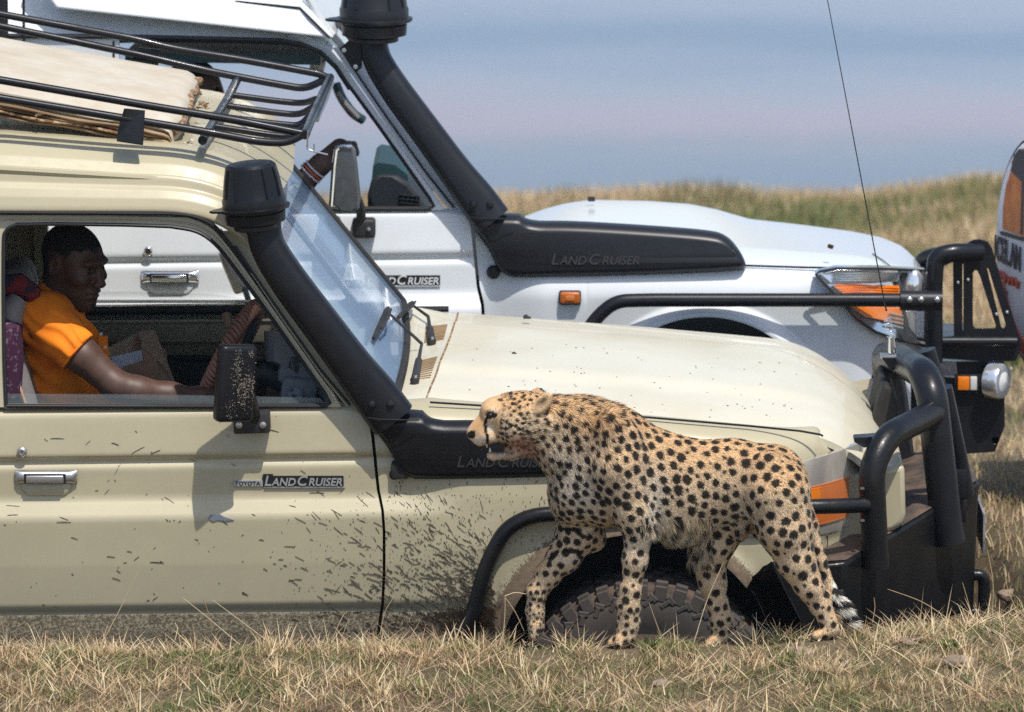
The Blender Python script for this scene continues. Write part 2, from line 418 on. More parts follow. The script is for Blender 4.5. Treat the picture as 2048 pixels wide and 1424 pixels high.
def ground(X, Y, rough=True):
    X = np.asarray(X, float); Y = np.asarray(Y, float)
    u = 1024+X*FPX/14.8; rt = ratio(np.interp(u, *_CREST)+6)
    zl = lambda y: CAMZ+rt*(y+15)
    ur = 1024+X*FPX/41.0; zr = CAMZ+ratio(np.interp(ur, *_RIDGE)+14)*(25+15)
    z = np.where(Y < -.85, zl(-.85)+(-.85-Y)*.015, zl(np.minimum(Y, -.45)))
    t = np.clip((Y+.45)/25.45, 0, 1)
    z = np.where(Y > -.45, lerp(zl(-.45), zr, t), z)
    ditch = sstep(Y, -.47, -.1)*(1-sstep(Y, 1.75, 2.3))*(1-sstep(X, 1.38, 1.62))
    z = z*(1-ditch)+0.0*ditch
    d = np.maximum(Y-25, 0); z = z-np.where(d < 40, .118*d+.02*d**2, 36.7+(d-40)*.36)
    if rough:
        a = np.where(Y < 40, 1, 0)
        z = z+a*((vnoise(X, Y, 3.1, 1)-.5)*.022+(vnoise(X, Y, 9, 2)-.5)*.014+(vnoise(X, Y, 26, 3)-.5)*.006)
    return np.maximum(z, -500.0)
xs = np.concatenate([-np.geomspace(2.3, 4000, 40)[::-1], np.arange(-2.25, 2.3, .045), np.geomspace(2.3, 4000, 40)])
ys = np.concatenate([np.linspace(-60, -3, 14), np.arange(-2.6, 2.6, .05), np.geomspace(2.65, 70, 70), np.linspace(80, 1700, 30)])
gx, gy = np.meshgrid(xs, ys, indexing='ij'); gz = ground(gx, gy)
Vg = np.stack([gx, gy, gz], -1).reshape(-1, 3); ny_ = len(ys)
ii, jj = np.meshgrid(np.arange(len(xs)-1), np.arange(ny_-1), indexing='ij'); q = (ii*ny_+jj).ravel()
Fg = np.stack([q, q+ny_, q+ny_+1, q+1], 1)
def soil_mat():
    m, t, b = nodes_of('dry_soil'); b.inputs['Roughness'].default_value = .95
    n1 = ramp(t, noise(t, 5, 8, .7), .35, .7); n2 = ramp(t, noise(t, 40, 6, .7), .35, .7); n3 = ramp(t, noise(t, .6, 4), .4, .65)
    c = mixc(t, n1, (.17, .11, .07), (.29, .205, .135)); c = mixc(t, math_(t, 'MULTIPLY', n2, .6), c, (.09, .056, .037))
    c = mixc(t, math_(t, 'MULTIPLY', n3, .5), c, (.20, .19, .085))
    t.links.new(c, b.inputs['Base Color']); bump(t, b, noise(t, 60, 8, .8), .8, .02); return m
M['soil'] = soil_mat()
g = sdf_obj('ground', Vg, Fg, 'soil', None); g['kind'] = 'structure'; g['label'] = 'dry grassy bank and slope under the vehicles'

def plain_mat():
    """belts of dry grass and dark woodland across the plain"""
    m, t, b = nodes_of('far_savanna'); b.inputs['Roughness'].default_value = 1; b.inputs['Specular IOR Level'].default_value = 0
    tc = N(t, 'ShaderNodeTexCoord'); sp = N(t, 'ShaderNodeSeparateXYZ'); t.links.new(tc.outputs['Object'], sp.inputs[0])
    w1 = noise(t, .0034, 5, .6, (.9, 1, 1)); w2 = noise(t, .011, 6, .7, (.5, 1, 1))
    y = math_(t, 'ADD', sp.outputs['Y'], math_(t, 'MULTIPLY', math_(t, 'SUBTRACT', w1, .5), 330.0)); y = math_(t, 'ADD', y, math_(t, 'MULTIPLY', math_(t, 'SUBTRACT', w2, .5), 170.0))
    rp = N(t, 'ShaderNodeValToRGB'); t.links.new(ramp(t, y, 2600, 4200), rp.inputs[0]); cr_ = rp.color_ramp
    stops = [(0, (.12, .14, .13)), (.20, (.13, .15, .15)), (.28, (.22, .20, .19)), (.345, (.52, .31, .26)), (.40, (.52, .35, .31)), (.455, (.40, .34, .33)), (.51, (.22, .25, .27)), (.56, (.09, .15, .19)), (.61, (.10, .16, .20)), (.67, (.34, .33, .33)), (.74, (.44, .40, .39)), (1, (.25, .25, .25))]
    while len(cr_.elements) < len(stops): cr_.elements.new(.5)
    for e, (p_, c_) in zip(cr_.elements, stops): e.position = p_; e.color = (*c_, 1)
    t.links.new(rp.outputs[0], b.inputs['Base Color']); return m
M['plain'] = plain_mat()
V, F = grid(lambda a, b: (lerp(-9300, 9300, a), lerp(1000, 16000, b), -499.5+2.0*math.sin(a*40)*math.sin(b*31)), 60, 60)
pl = mesh_obj('plain', V, F, 'plain', None); pl['kind'] = 'structure'; pl['label'] = 'hazy savanna plain far below the ridge'

hz = mesh_obj('haze', *box((0, 7900, -248.0), (19000, 16800, 509.0)), None, None, smooth=False)
hz['kind'] = 'stuff'; hz['label'] = 'pale blue haze hanging over the plain'
hm = bpy.data.materials.new('haze_air'); hm.use_nodes = True; t = hm.node_tree; t.nodes.remove(t.nodes['Principled BSDF'])
pv = t.nodes.new('ShaderNodeVolumePrincipled'); pv.inputs['Color'].default_value = (.67, .83, 1.0, 1); pv.inputs['Density'].default_value = HAZE = .00042
pv.inputs['Anisotropy'].default_value = .15
t.links.new(pv.outputs[0], t.nodes['Material Output'].inputs['Volume']); hz.data.materials.append(hm)

# ------------------------------------------------------------------ grass
def grass_mat():
    m, t, b = nodes_of('grass_blades'); b.inputs['Roughness'].default_value = .7; b.inputs['Specular IOR Level'].default_value = .25
    at = N(t, 'ShaderNodeAttribute', attribute_name='col'); t.links.new(at.outputs['Color'], b.inputs['Base Color'])
    b.inputs['Subsurface Weight'].default_value = 0.0
    tr = N(t, 'ShaderNodeBsdfTranslucent'); t.links.new(at.outputs['Color'], tr.inputs[0])
    mx = N(t, 'ShaderNodeMixShader'); mx.inputs[0].default_value = .25
    t.links.new(b.outputs[0], mx.inputs[1]); t.links.new(tr.outputs[0], mx.inputs[2]); t.links.new(mx.outputs[0], t.nodes['Material Output'].inputs[0]); return m
M['grass'] = grass_mat()
STRAW = np.array([(.68, .53, .30), (.57, .41, .235), (.76, .63, .41), (.42, .28, .155), (.62, .44, .28), (.30, .195, .115), (.18, .115, .07)])
GREEN = np.array([(.12, .17, .05), (.17, .21, .065), (.10, .15, .045), (.24, .25, .09), (.15, .19, .07)])
OLIVE = np.array([(.33, .30, .12), (.40, .34, .16), (.28, .26, .10)])
def blades(x, y, h, lean, wid, col, z0=None, bend=1.0, az=None):
    """curved three-segment blades; all arguments arrays"""
    n = len(x); z = ground(x, y) if z0 is None else z0
    for pu in (1238, 1072, 1648, 1432): h = h*(1-.72*((np.abs(x-(pu-1024)/735.) < .06) & (y > -1.05) & (y < -.5)))      # trodden round the paws
    az = rng.uniform(0, 2*np.pi, n) if az is None else az
    dx, dy = np.cos(az), np.sin(az); fx, fy = -dy, dx
    turn = rng.uniform(-.7, .7, n); wx, wy = fx*np.cos(turn)-fy*np.sin(turn), fx*np.sin(turn)+fy*np.cos(turn)
    rows = []
    for t, wf in ((0, 1), (.4, .85), (.75, .5)):
        r = h*lean*(t**(1+bend*.6)); up = h*np.sqrt(np.maximum(1-lean**2*.8, .06))*(t if np.isscalar(t) else t)
        cx, cy, cz = x+dx*r, y+dy*r, z-.004+up
        rows += [np.stack([cx-wx*wid*wf, cy-wy*wid*wf, cz], 1), np.stack([cx+wx*wid*wf, cy+wy*wid*wf, cz], 1)]
    r = h*lean; up = h*np.sqrt(np.maximum(1-lean**2*.8, .06))*(1-.25*bend*lean)
    rows.append(np.stack([x+dx*r, y+dy*r, z+up], 1))
    V = np.stack(rows, 1).reshape(-1, 3); b = np.arange(n)*7
    F = np.concatenate([np.stack([b+i, b+j, b+k], 1) for i, j, k in ((0, 1, 3), (0, 3, 2), (2, 3, 5), (2, 5, 4), (4, 5, 6))])
    C = np.repeat(col, 7, axis=0)
    return V, F, C
def tri_obj(name, parts, mat, label, attrs='col'):
    V = np.concatenate([p[0] for p in parts]); C = np.concatenate([p[2] for p in parts]); F = []; o = 0
    for p in parts: F.append(p[1]+o); o += len(p[0])
    F = np.concatenate(F); me = bpy.data.meshes.new(name)
    me.vertices.add(len(V)); me.vertices.foreach_set('co', V.astype('f').ravel()); me.loops.add(len(F)*3); me.loops.foreach_set('vertex_index', F.astype('i').ravel())
    me.polygons.add(len(F)); me.polygons.foreach_set('loop_start', np.arange(len(F), dtype='i')*3); me.update(calc_edges=True)
    me.materials.append(M[mat]); o = bpy.data.objects.new(name, me); attr_col(o, 'col', C); return o
def pick(pal, n, jit=.18):
    c = pal[rng.integers(0, len(pal), n)]; return np.clip(c*rng.uniform(1-jit, 1+jit, (n, 1)), 0, 1)
parts = []
def region(n, x0, x1, y0, y1): return rng.uniform(x0, x1, n), rng.uniform(y0, y1, n)
# short grass on the bank: patches of green among dry straw
n = 60000; x, y = region(n, -1.75, 1.85, -1.85, -.40)
gr = vnoise(x, y, 4.2, 5)*.6+vnoise(x, y, 11, 6)*.4+.10*np.exp(-((y+.62)/.12)**2)
col = np.where((gr+rng.normal(0, .08, n) > .56)[:, None], pick(GREEN, n), np.where((gr > .48)[:, None], pick(OLIVE, n), pick(STRAW, n)))
dens = vnoise(x, y, 6, 9); sel = rng.random(n) < np.clip((vnoise(x, y, 8, 77)-.18)*2.6, .10, 1); h = rng.uniform(.010, .034, n)*(.5+dens*.9)
parts.append(blades(x[sel], y[sel], h[sel], rng.uniform(.15, .95, sel.sum()), rng.uniform(.0008, .0018, sel.sum()), col[sel]))
# straw litter lying flat
n = 17000; x, y = region(n, -1.75, 1.85, -1.85, -.42); keep = vnoise(x, y, 5, 12)+rng.normal(0, .15, n) > .42; x, y = x[keep], y[keep]; n = len(x)
parts.append(blades(x, y, rng.uniform(.03, .10, n), rng.uniform(.93, 1.08, n), rng.uniform(.0006, .0013, n), pick(STRAW, n, .25), z0=ground(x, y)+rng.uniform(.0, .018, n), bend=.3))
# short green shoots in patches
n = 26000; x, y = region(n, -1.75, 1.85, -1.85, -.42); g2 = vnoise(x, y, 3.4, 91)*.65+vnoise(x, y, 9, 92)*.35+.08*np.exp(-((y+.6)/.15)**2); k_ = g2+rng.normal(0, .05, n) > .56; x, y = x[k_], y[k_]; n = len(x)
parts.append(blades(x, y, rng.uniform(.012, .042, n), rng.uniform(.2, .9, n), rng.uniform(.0009, .0018, n), pick(np.concatenate([GREEN, OLIVE]), n, .25)))
# tufts
for k in range(150):
    cx, cy = rng.uniform(-1.7, 1.8), rng.uniform(-1.7, -.45); m = rng.integers(14, 46); s = rng.uniform(.012, .03)
    x = cx+rng.normal(0, s, m); y = cy+rng.normal(0, s, m); pal = GREEN if rng.random() < .38 else STRAW
    parts.append(blades(x, y, rng.uniform(.025, .065, m)*rng.uniform(.6, 1.1), rng.uniform(.1, .8, m), rng.uniform(.0008, .0017, m), pick(pal, m)))
# matted tussocks with coarse stems
for k in range(110):
    cx, cy = rng.uniform(-1.7, 1.8), rng.uniform(-1.75, -.5); m = rng.integers(40, 90); s = rng.uniform(.015, .035); pal = GREEN if rng.random() < .42 else (OLIVE if rng.random() < .2 else STRAW[:5])
    x = cx+rng.normal(0, s, m); y = cy+rng.normal(0, s*.8, m); az0 = np.arctan2(y-cy, x-cx)+rng.normal(0, .5, m)
    parts.append(blades(x, y, rng.uniform(.022, .062, m), rng.uniform(.45, 1.05, m), rng.uniform(.0010, .0022, m), pick(pal, m, .3), az=az0))
n = 2600; x, y = region(n, -1.75, 1.85, -1.85, -.46)
parts.append(blades(x, y, rng.uniform(.04, .11, n), rng.uniform(.95, 1.10, n), rng.uniform(.0010, .0021, n), pick(STRAW[:5], n, .25), z0=ground(x, y)+rng.uniform(.0, .03, n), bend=.4))
for k in range(75):
    cx, cy = rng.uniform(-1.7, 1.8), rng.uniform(-1.6, -.62); m = rng.integers(10, 26); s = rng.uniform(.008, .02)
    x = cx+rng.normal(0, s, m); y = cy+rng.normal(0, s, m)
    parts.append(blades(x, y, rng.uniform(.05, .115, m), rng.uniform(.25, 1.0, m), rng.uniform(.0012, .0024, m), pick(STRAW[:3], m, .2), bend=.6))
# long dry stalks standing in front of the sills
n = 70; x, y = region(n, -1.7, 1.8, -1.3, -.5)
parts.append(blades(x, y, rng.uniform(.05, .14, n), rng.uniform(.1, .75, n), rng.uniform(.0008, .0014, n), pick(STRAW[:3], n), bend=.4))
for (u0, v0, u1, v1, Yb) in [(205, 1285, 305, 1075, -.6), (480, 1290, 365, 1195, -.65), (545, 1290, 425, 1200, -.62), (45, 1400, 0, 1235, -.9), (425, 1255, 405, 1195, -.56), (660, 1290, 690, 1225, -.6), (760, 1270, 790, 1190, -.55),
        (1005, 1285, 1010, 1190, -.95), (1010, 1192, 1052, 1188, -.95), (1010, 1195, 1048, 1262, -.95), (1325, 1282, 1298, 1205, -.95), (1388, 1285, 1447, 1125, -1.0), (1912, 1250, 1775, 1178, -.62), (1948, 1250, 1925, 1165, -.6), (1985, 1230, 1975, 1100, -.5), (2035, 1225, 2010, 1150, -.5), (1745, 1245, 1748, 1195, -.6),
        (640, 1290, 618, 1240, -.6), (350, 1280, 350, 1245, -.55), (1715, 1420, 1690, 1350, -1.25), (1950, 1410, 1965, 1350, -1.2), (1555, 1270, 1545, 1235, -.62)]:
    a, b = P(u0, v0, Yb), P(u1, v1, Yb+rng.uniform(-.03, .03)); m = (a+b)/2+Vector((rng.uniform(-.008, .008), 0, rng.uniform(0, .012)))
    pts = cr([a, m, b], 5); V, F = tube([Vector(p) for p in pts], [.0014, .0014, .0013, .0012, .0012, .0011, .001, .001, .0009, .0009, .0006], 4, False)
    tri = [f for q in F for f in ((q[0], q[1], q[2]), (q[0], q[2], q[3]))]
    parts.append((np.array([tuple(v) for v in V]), np.array(tri), np.repeat(pick(STRAW[:3], 1, .1), len(V), axis=0)))
# leafy green weed
for (u0, v0, m, s) in [(1590, 1385, 130, .028), (1895, 1375, 60, .022), (450, 1420, 60, .03), (95, 1290, 50, .03), (1290, 1350, 40, .03)]:
    p = P(u0, v0, -1.05); x = p.x+rng.normal(0, s, m); y = p.y+rng.normal(0, s, m)
    parts.append(blades(x, y, rng.uniform(.015, .055, m), rng.uniform(.2, .9, m), rng.uniform(.0016, .0032, m), pick(GREEN*1.0, m)))
o = tri_obj('grass', parts, 'grass', ''); COL.objects.link(o); o['kind'] = 'stuff'; o['label'] = 'short dry straw and green grass on the foreground bank'; o['category'] = 'grass'
# slope to the right and behind
parts = []
n = 42000; x = rng.uniform(0, 1, n); y = -.4+26*rng.uniform(0, 1, n)**2.0; x = lerp(1.25+y*.0, 2.3+y*.13, x); keep = x < 1.7+(y+15)*.075-.8; x, y = x[keep], y[keep]; n = len(x)
gr = vnoise(x, y, 1.1, 21)*.6+vnoise(x, y, 3, 22)*.4
col = np.where((gr+rng.normal(0, .07, n) > .60)[:, None], pick(OLIVE, n), pick(STRAW[:5], n)); col = np.where((gr > .70)[:, None], pick(GREEN, n), col)
parts.append(blades(x, y, rng.uniform(.02, .07, n)*(1+y*.06), rng.uniform(.2, .95, n), rng.uniform(.0008, .0018, n)*(1+y*.12), col))
n = 185000; x = rng.uniform(-4.5, 6.5, n); y = rng.uniform(9, 27.5, n); x = np.where(rng.random(n) < .45, rng.uniform(-1.2, 5.2, n), x)
gr = vnoise(x, y, .55, 31)*.6+vnoise(x, y, 1.7, 32)*.4
col = np.where((gr+rng.normal(0, .05, n) > .58)[:, None], pick(OLIVE*.85, n), pick(STRAW[:5], n)); col = np.where((gr > .68)[:, None], pick(GREEN, n), col)
parts.append(blades(x, y, rng.uniform(.08, .26, n), rng.uniform(.1, .8, n), rng.uniform(.002, .005, n), col))
n = 13000; x = rng.uniform(-4.5, 6.5, n); y = rng.uniform(23, 27, n); cl = vnoise(x, y*0, 2.4, 41)
parts.append(blades(x, y, rng.uniform(.10, .26, n)*(.35+cl), rng.uniform(.05, .6, n), rng.uniform(.002, .005, n), np.where((cl > .62)[:, None], pick(OLIVE*.45, n), pick(STRAW*.9, n))))
o = tri_obj('ridge_grass', parts, 'grass', ''); COL.objects.link(o); o['kind'] = 'stuff'; o['label'] = 'tall dry grass on the ridge behind the white vehicle'; o['category'] = 'grass'
# pale stones in the grass
for k, (u0, v0, s, lab) in enumerate([(1600, 1325, .032, 'flat pale stone in the grass behind the green weed'), (1815, 1345, .022, 'small pale stone in the grass below the bumper'),
        (1920, 1405, .034, 'pinkish stone at the lower right corner of the bank'), (1325, 1412, .022, 'brown pebble at the bottom edge of the bank'), (2020, 1145, .035, 'brown clod on the slope right of the bumper')]):
    Yb = -.95 if v0 < 1380 else -1.25
    if v0 < 1200: Yb = 1.2
    p = P(u0, v0, Yb); p.z = float(ground(p.x, p.y))+s*.18
    bm = bmesh.new(); bmesh.ops.create_icosphere(bm, subdivisions=3, radius=1)
    for v in bm.verts:
        d = 1+.35*(float(vnoise(v.co.x*1.3+k*7, v.co.y*1.3+v.co.z*1.7, 1.4, k))-.5)*2; v.co = Vector((v.co.x*s*1.2*d, v.co.y*s*d, v.co.z*s*.55*d))+p
    V = [v.co.copy() for v in bm.verts]; F = [[v.index for v in f.verts] for f in bm.faces]; bm.free()
    st = mesh_obj('stone', V, F, 'stone', None, sharp=60); st['label'] = lab; st['category'] = 'stone'; st['group'] = 'stones in the grass'
# ================================================================== shared vehicle pieces (drawn in the beige vehicle's place, moved by off)
TILT = .0133
def zt(X): return TILT*(X+.5)
# side profile: photograph row at the door -> depth
PROF = [(806, .075), (812, .052), (818, .036), (826, .029), (838, .026), (903, .013), (909, .016), (914, .027), (920, .028), (927, .018), (934, .0155), (985, .0145), (994, .012), (1003, .004), (1028, -.017), (1036, -.0195), (1048, -.0195), (1125, -.018), (1203, -.010), (1212, -.004), (1218, .004), (1224, .003), (1260, .008), (1300, .022), (1345, .07)]
_pz = np.array([zof(v, y) for v, y in PROF])[::-1]; _py = np.array([y for v, y in PROF])[::-1]
PROF_S = [(806, .075), (815, .045), (830, .026), (900, .012), (1000, -.006), (1100, -.016), (1200, -.008), (1300, .022), (1345, .07)]
_qz = np.array([zof(v, y) for v, y in PROF_S])[::-1]; _qy = np.array([y for v, y in PROF_S])[::-1]
def yside(X, z, soft=0.0):
    zz = z-zt(X); return lerp(np.interp(zz, _pz, _py), np.interp(zz, _qz, _qy), soft)
ZTOP, ZBOT = zof(812, .05), zof(1335, .09)
def Xof(u, Y=0.0): return P(u, 1000, Y).x
def side_sheet(xl, xr, ztop, zbot, nx, nz, soft=lambda X: 0.0, extra=None):
    """sheet of bodywork between edge curves xl(z), xr(z); rows follow the stamped profile"""
    def fn(a, b):
        z0 = lerp(zbot(0), ztop(0), b)
        X = lerp(xl(z0), xr(z0), a); z = lerp(zbot(X), ztop(X), b)
        X = lerp(xl(z), xr(z), a)
        y = yside(X, z, soft(X))
        if extra: y += extra(X, z)
        return Vector((X, y, z))
    return grid(fn, nx, nz)
def thicken(V, F, dy):
    """give a sheet a back so that it is a real shell"""
    n = len(V); E = {}
    for f in F:
        for i in range(len(f)):
            e = (f[i], f[(i+1) % len(f)]); k = (min(e), max(e)); E[k] = None if k in E else e
    G = list(F)+[tuple(i+n for i in reversed(f)) for f in F]
    for e in E.values():
        if e: G.append((e[1], e[0], e[0]+n, e[1]+n))
    return list(V)+[Vector(v)+Vector(dy) for v in V], G
GAP = [(735, 806), (737, 830), (745, 880), (751, 940), (756, 985), (765, 1020), (768, 1060), (768, 1140), (765, 1205), (757, 1260), (754, 1345)]
_gz = np.array([zof(v, 0) for u, v in GAP])[::-1]; _gx = np.array([P(u, v, 0).x for u, v in GAP])[::-1]
def gapx(z): return float(np.interp(z, _gz, _gx))
# window
WIN = cr([(12, 812), (8, 700), (7, 500), (12, 462), (34, 449)], 4)+[np.array(p, float) for p in [(120, 448), (250, 450)]]+cr([(340, 453), (392, 463), (430, 488), (470, 537), (540, 632)], 4)+[np.array(p, float) for p in [(600, 717), (650, 788), (660, 806), (648, 813)]]
def yfr(v): return .036+.10*(815-v)/(815-430)
def PF(u, v, d=0.0): return P(u, v, yfr(v)+d)
FRAME_OUT = [(-22, 815), (-24, 640), (-24, 430), (120, 429), (300, 429)]+[tuple(p) for p in cr([(330, 430), (380, 436), (425, 458), (462, 500), (500, 553), (560, 638)], 4)]+[(640, 752), (684, 815)]
def handle_at(root, c, off, old):
    """door pull: bezel, flap and the dished cup below it"""
    mt = 'dullmetal' if old else 'chrome'
    d = mesh_obj('door_handle', *thicken(*grid(lambda a, b: Vector((c.x+lerp(-.089, .089, a), c.y-.012*(1-abs(2*b-1)**3)*(1-abs(2*a-1)**10)-.002, c.z+lerp(-.0185, .0185, b))), 24, 10), (0, .02, 0)), mt, root, off=off, sharp=50)
    bevel_mod(mesh_obj('flap', *box((c.x-.002, c.y-.0165, c.z-.003), (.108, .010, .022), .003), mt, d, off=off), .001)
    mesh_obj('shadow_gap', *plate([Vector((c.x-.062, c.y-.0143, c.z-.016)), Vector((c.x+.058, c.y-.0143, c.z-.016)), Vector((c.x+.058, c.y-.0143, c.z+.012)), Vector((c.x-.062, c.y-.0143, c.z+.012))], [], (0, .003, 0)), 'seal', d, off=off, smooth=False)
    mesh_obj('cup', *grid(lambda a, b: Vector((c.x+lerp(-.07, .07, a), c.y+.0015-.004*math.sin(math.pi*a)**.4*math.sin(math.pi*b), c.z-.020-lerp(0, .034, b)*min(1, 4.2*min(a, 1-a)+.45))), 20, 8), 'beige' if old else 'white', d, off=off)
    return d
def lock_at(root, c, off, old):
    l = mesh_obj('door_lock', *revolve([(.015, 0), (.015, .003), (.012, .007), (.0085, .008), (.0083, .005), (.0, .005)], 20, c, 'Y'), 'dullmetal' if old else 'chrome', root, off=off)
    mesh_obj('keyhole', *box(c+Vector((0, -.0055, 0)), (.0016, .002, .008)), 'dark', l, off=off)
def badge_at(root, right, z, y, w_, off, old):
    mt = 'badge_old' if old else 'badge_new'
    pcs = [('L', .055), ('AND', .042), (' ', .02), ('C', .055), ('RUISER', .042)]
    V, F, wd = text_run([p for p in pcs if p[0] != ' '], .0022, .22, .0012, .0008); s = w_*.72/wd
    x0 = right-w_*.72
    T = lambda v: Vector((x0+v.x*s, y-.0048-v.z*s, z+v.y*s))
    bd = mesh_obj('badge', [T(v) for v in V], F, mt, root, smooth=False, off=off)
    hgt = .052*s
    q = lambda a, b, c, d, yy, th: plate([Vector((a, yy, c)), Vector((b, yy, c)), Vector((b, yy, d)), Vector((a, yy, d))], [], (0, th, 0))
    mb = MB(); mb.add(*q(x0-.004, right+.003, z-.004, z+hgt*.72, y-.0025, .004)); mb.add(*q(x0-.002, x0+.030*s+.004, z+hgt*.5, z+hgt*.86, y-.0022, .003))
    mb.obj('backing', 'seal', bd, smooth=False, off=off)
    mesh_obj('strip', *q(right-w_, x0-.003, z-.002, z+.015, y-.0045, .006), mt, bd, smooth=False, off=off)
    V, F, wd = text_run([('TOYOTA', .02)], .0006, 0.0, 0, .0003); s2 = (w_*.28-.012)/wd*.96
    mesh_obj('lettering', [Vector((right-w_+.005+v.x*s2, y-.0052-v.z, z+.001+v.y*min(s2, .82))) for v in V], F, 'seal', bd, smooth=False, off=off)
    mesh_obj('underline', *q(x0+.001, right+.004, z-.0062, z-.0035, y-.0045, .006), mt, bd, smooth=False, off=off)
SN_REF_FAR = (960, 404)
def snorkel_at(root, ref, off, old):
    """raised air intake; ref = beige-frame world point of the pillar bolts' middle"""
    mt = 'snork_dirty' if old else 'snork'; k = .00158                      # metres per far-photograph pixel
    def L(u, v, y=0.0): return Vector((ref.x+(u-960)*k, ref.y+y, ref.z-(v-404)*k*1.02))
    sn = thing_part = None
    # lower housing along the wing
    out = cr([(955, 430), (1000, 428), (1036, 429)], 3)[:-1]+cr([(1036, 429), (1052, 439), (1075, 443)], 4)[:-1]+cr([(1075, 443), (1150, 444), (1290, 452), (1400, 461), (1440, 471), (1466, 496), (1481, 526), (1468, 535)], 5)[:-1]+cr([(1468, 535), (1400, 540), (1200, 547), (1050, 549), (1012, 545), (992, 528), (975, 495), (945, 452), (933, 431)], 5)
    out = [(float(p[0]), float(p[1])) for p in out]
    cx, cy_ = np.mean([p[0] for p in out]), np.mean([p[1] for p in out])
    def inset(p, d):
        # move towards the nearest point of the housing's own centre line
        mx = min(max(p[0], 1000), 1455); my = interp(mx, [(940, 450), (1000, 490), (1040, 498), (1250, 500), (1455, 508)])
        if p[0] < 1000: mx, my = 985, 462
        v = np.array([mx-p[0], my-p[1]]); l = np.linalg.norm(v); return (p[0]+v[0]/l*d, p[1]+v[1]/l*d) if l > d else (mx, my)
    rings = [([L(u, v, .05) for u, v in out]), [L(u, v, -.012) for u, v in out], [L(*inset(p, 4), -.033) for p in out], [L(*inset(p, 12), -.046) for p in out], [L(*inset(p, 17), -.049) for p in out]]
    n = len(out); V = [p for r in rings for p in r]; F = []
    for i in range(len(rings)-1):
        for j in range(n): F.append((i*n+j, i*n+(j+1) % n, (i+1)*n+(j+1) % n, (i+1)*n+j))
    b = (len(rings)-1)*n
    for t3 in tessellate_polygon([[Vector((p.x, p.z, 0)) for p in rings[-1]]]): F.append(tuple(b+i for i in t3))
    sn = mesh_obj('snorkel', V, F, mt, root, off=off, sharp=60)
    # pillar duct: flattened tube, wide at the foot
    path = [(751, 74, 35), (751, 100, 35), (757, 126, 35), (769, 150, 36), (786, 176, 37), (808, 207, 38), (858, 273, 39), (909, 341, 41), (952, 396, 46), (984, 438, 47)]; path = [(a_, b_, c_*(.98 if old else .88)) for a_, b_, c_ in path]
    pts = cr([(p[0], p[1], p[2]) for p in path], 5); V = []; F = []; seg = 24; m = len(pts)
    for i, p in enumerate(pts):
        a = pts[max(i-1, 0)]; c = pts[min(i+1, m-1)]; t2 = np.array([c[0]-a[0], c[1]-a[1]]); t2 /= np.linalg.norm(t2); nn = np.array([-t2[1], t2[0]])
        for s in range(seg):
            th = 2*math.pi*s/seg; ca, sa = math.cos(th), math.sin(th); e = .72
            wq = np.sign(ca)*abs(ca)**e*p[2]*.92; dq = np.sign(sa)*abs(sa)**e*.052
            y = -.03+dq+lerp(.055, 0.0, i/(m-1))
            V.append(L(p[0]+nn[0]*wq, p[1]+nn[1]*wq, y))
    for i in range(m-1):
        for s in range(seg): F.append((i*seg+s, i*seg+(s+1) % seg, (i+1)*seg+(s+1) % seg, (i+1)*seg+s))
    F.append(tuple(range(seg))); F.append(tuple((m-1)*seg+s for s in range(seg)))
    mesh_obj('duct', V, F, mt, sn, off=off, sharp=70)
    # joint line between duct and housing
    mesh_obj('joint', *tube([L(936, 428, -.070), L(958, 430, -.083), L(1000, 431, -.084), L(1030, 433, -.070)], .0022, 6), 'seal', sn, off=off)
    for u in (946, 979): mesh_obj('bolt', *revolve([(.0115, -.004), (.0115, .002), (.009, .007), (.004, .009), (0, .0092)], 14, L(u, 404, -.078), 'Y'), 'snork' if old else 'bar', sn, off=off)
    # bracket knob under the housing
    mesh_obj('mount', *revolve([(.020, -.06), (.021, .0), (.017, .014), (.008, .02), (0, .021)], 18, L(985, 540, -.0), 'Y'), 'rubber', sn, off=off)
    # raised lettering
    V, F, wd = text_run([('L', .055), ('AND', .043), (' ', 0.01), ('C', .055), ('RUISER', .043)][:2]+[('C', .055), ('RUISER', .043)], .0018, .25, .004, .0004); s = 176*k/wd
    a = L(1097, 521, -.0485)
    mesh_obj('lettering', [a+Vector((v.x*s, -.0012-max(v.z, 0)*1.6, v.y*s)) for v in V], F, 'snork_letter', sn, smooth=False, off=off)
    if True:
        c = L(1448, 504, -.040); b = mesh_obj('fixing', *revolve([(.020, -.005), (.020, .006), (.0165, .008), (.015, .003), (0, .003)], 18, c, 'Y'), 'trim', sn, off=off)
        mesh_obj('screw', *box(c+Vector((0, -.006, 0)), (.006, .003, .024), .001, rotY(35)), 'bolt', b, off=off)
    return sn, L, mt
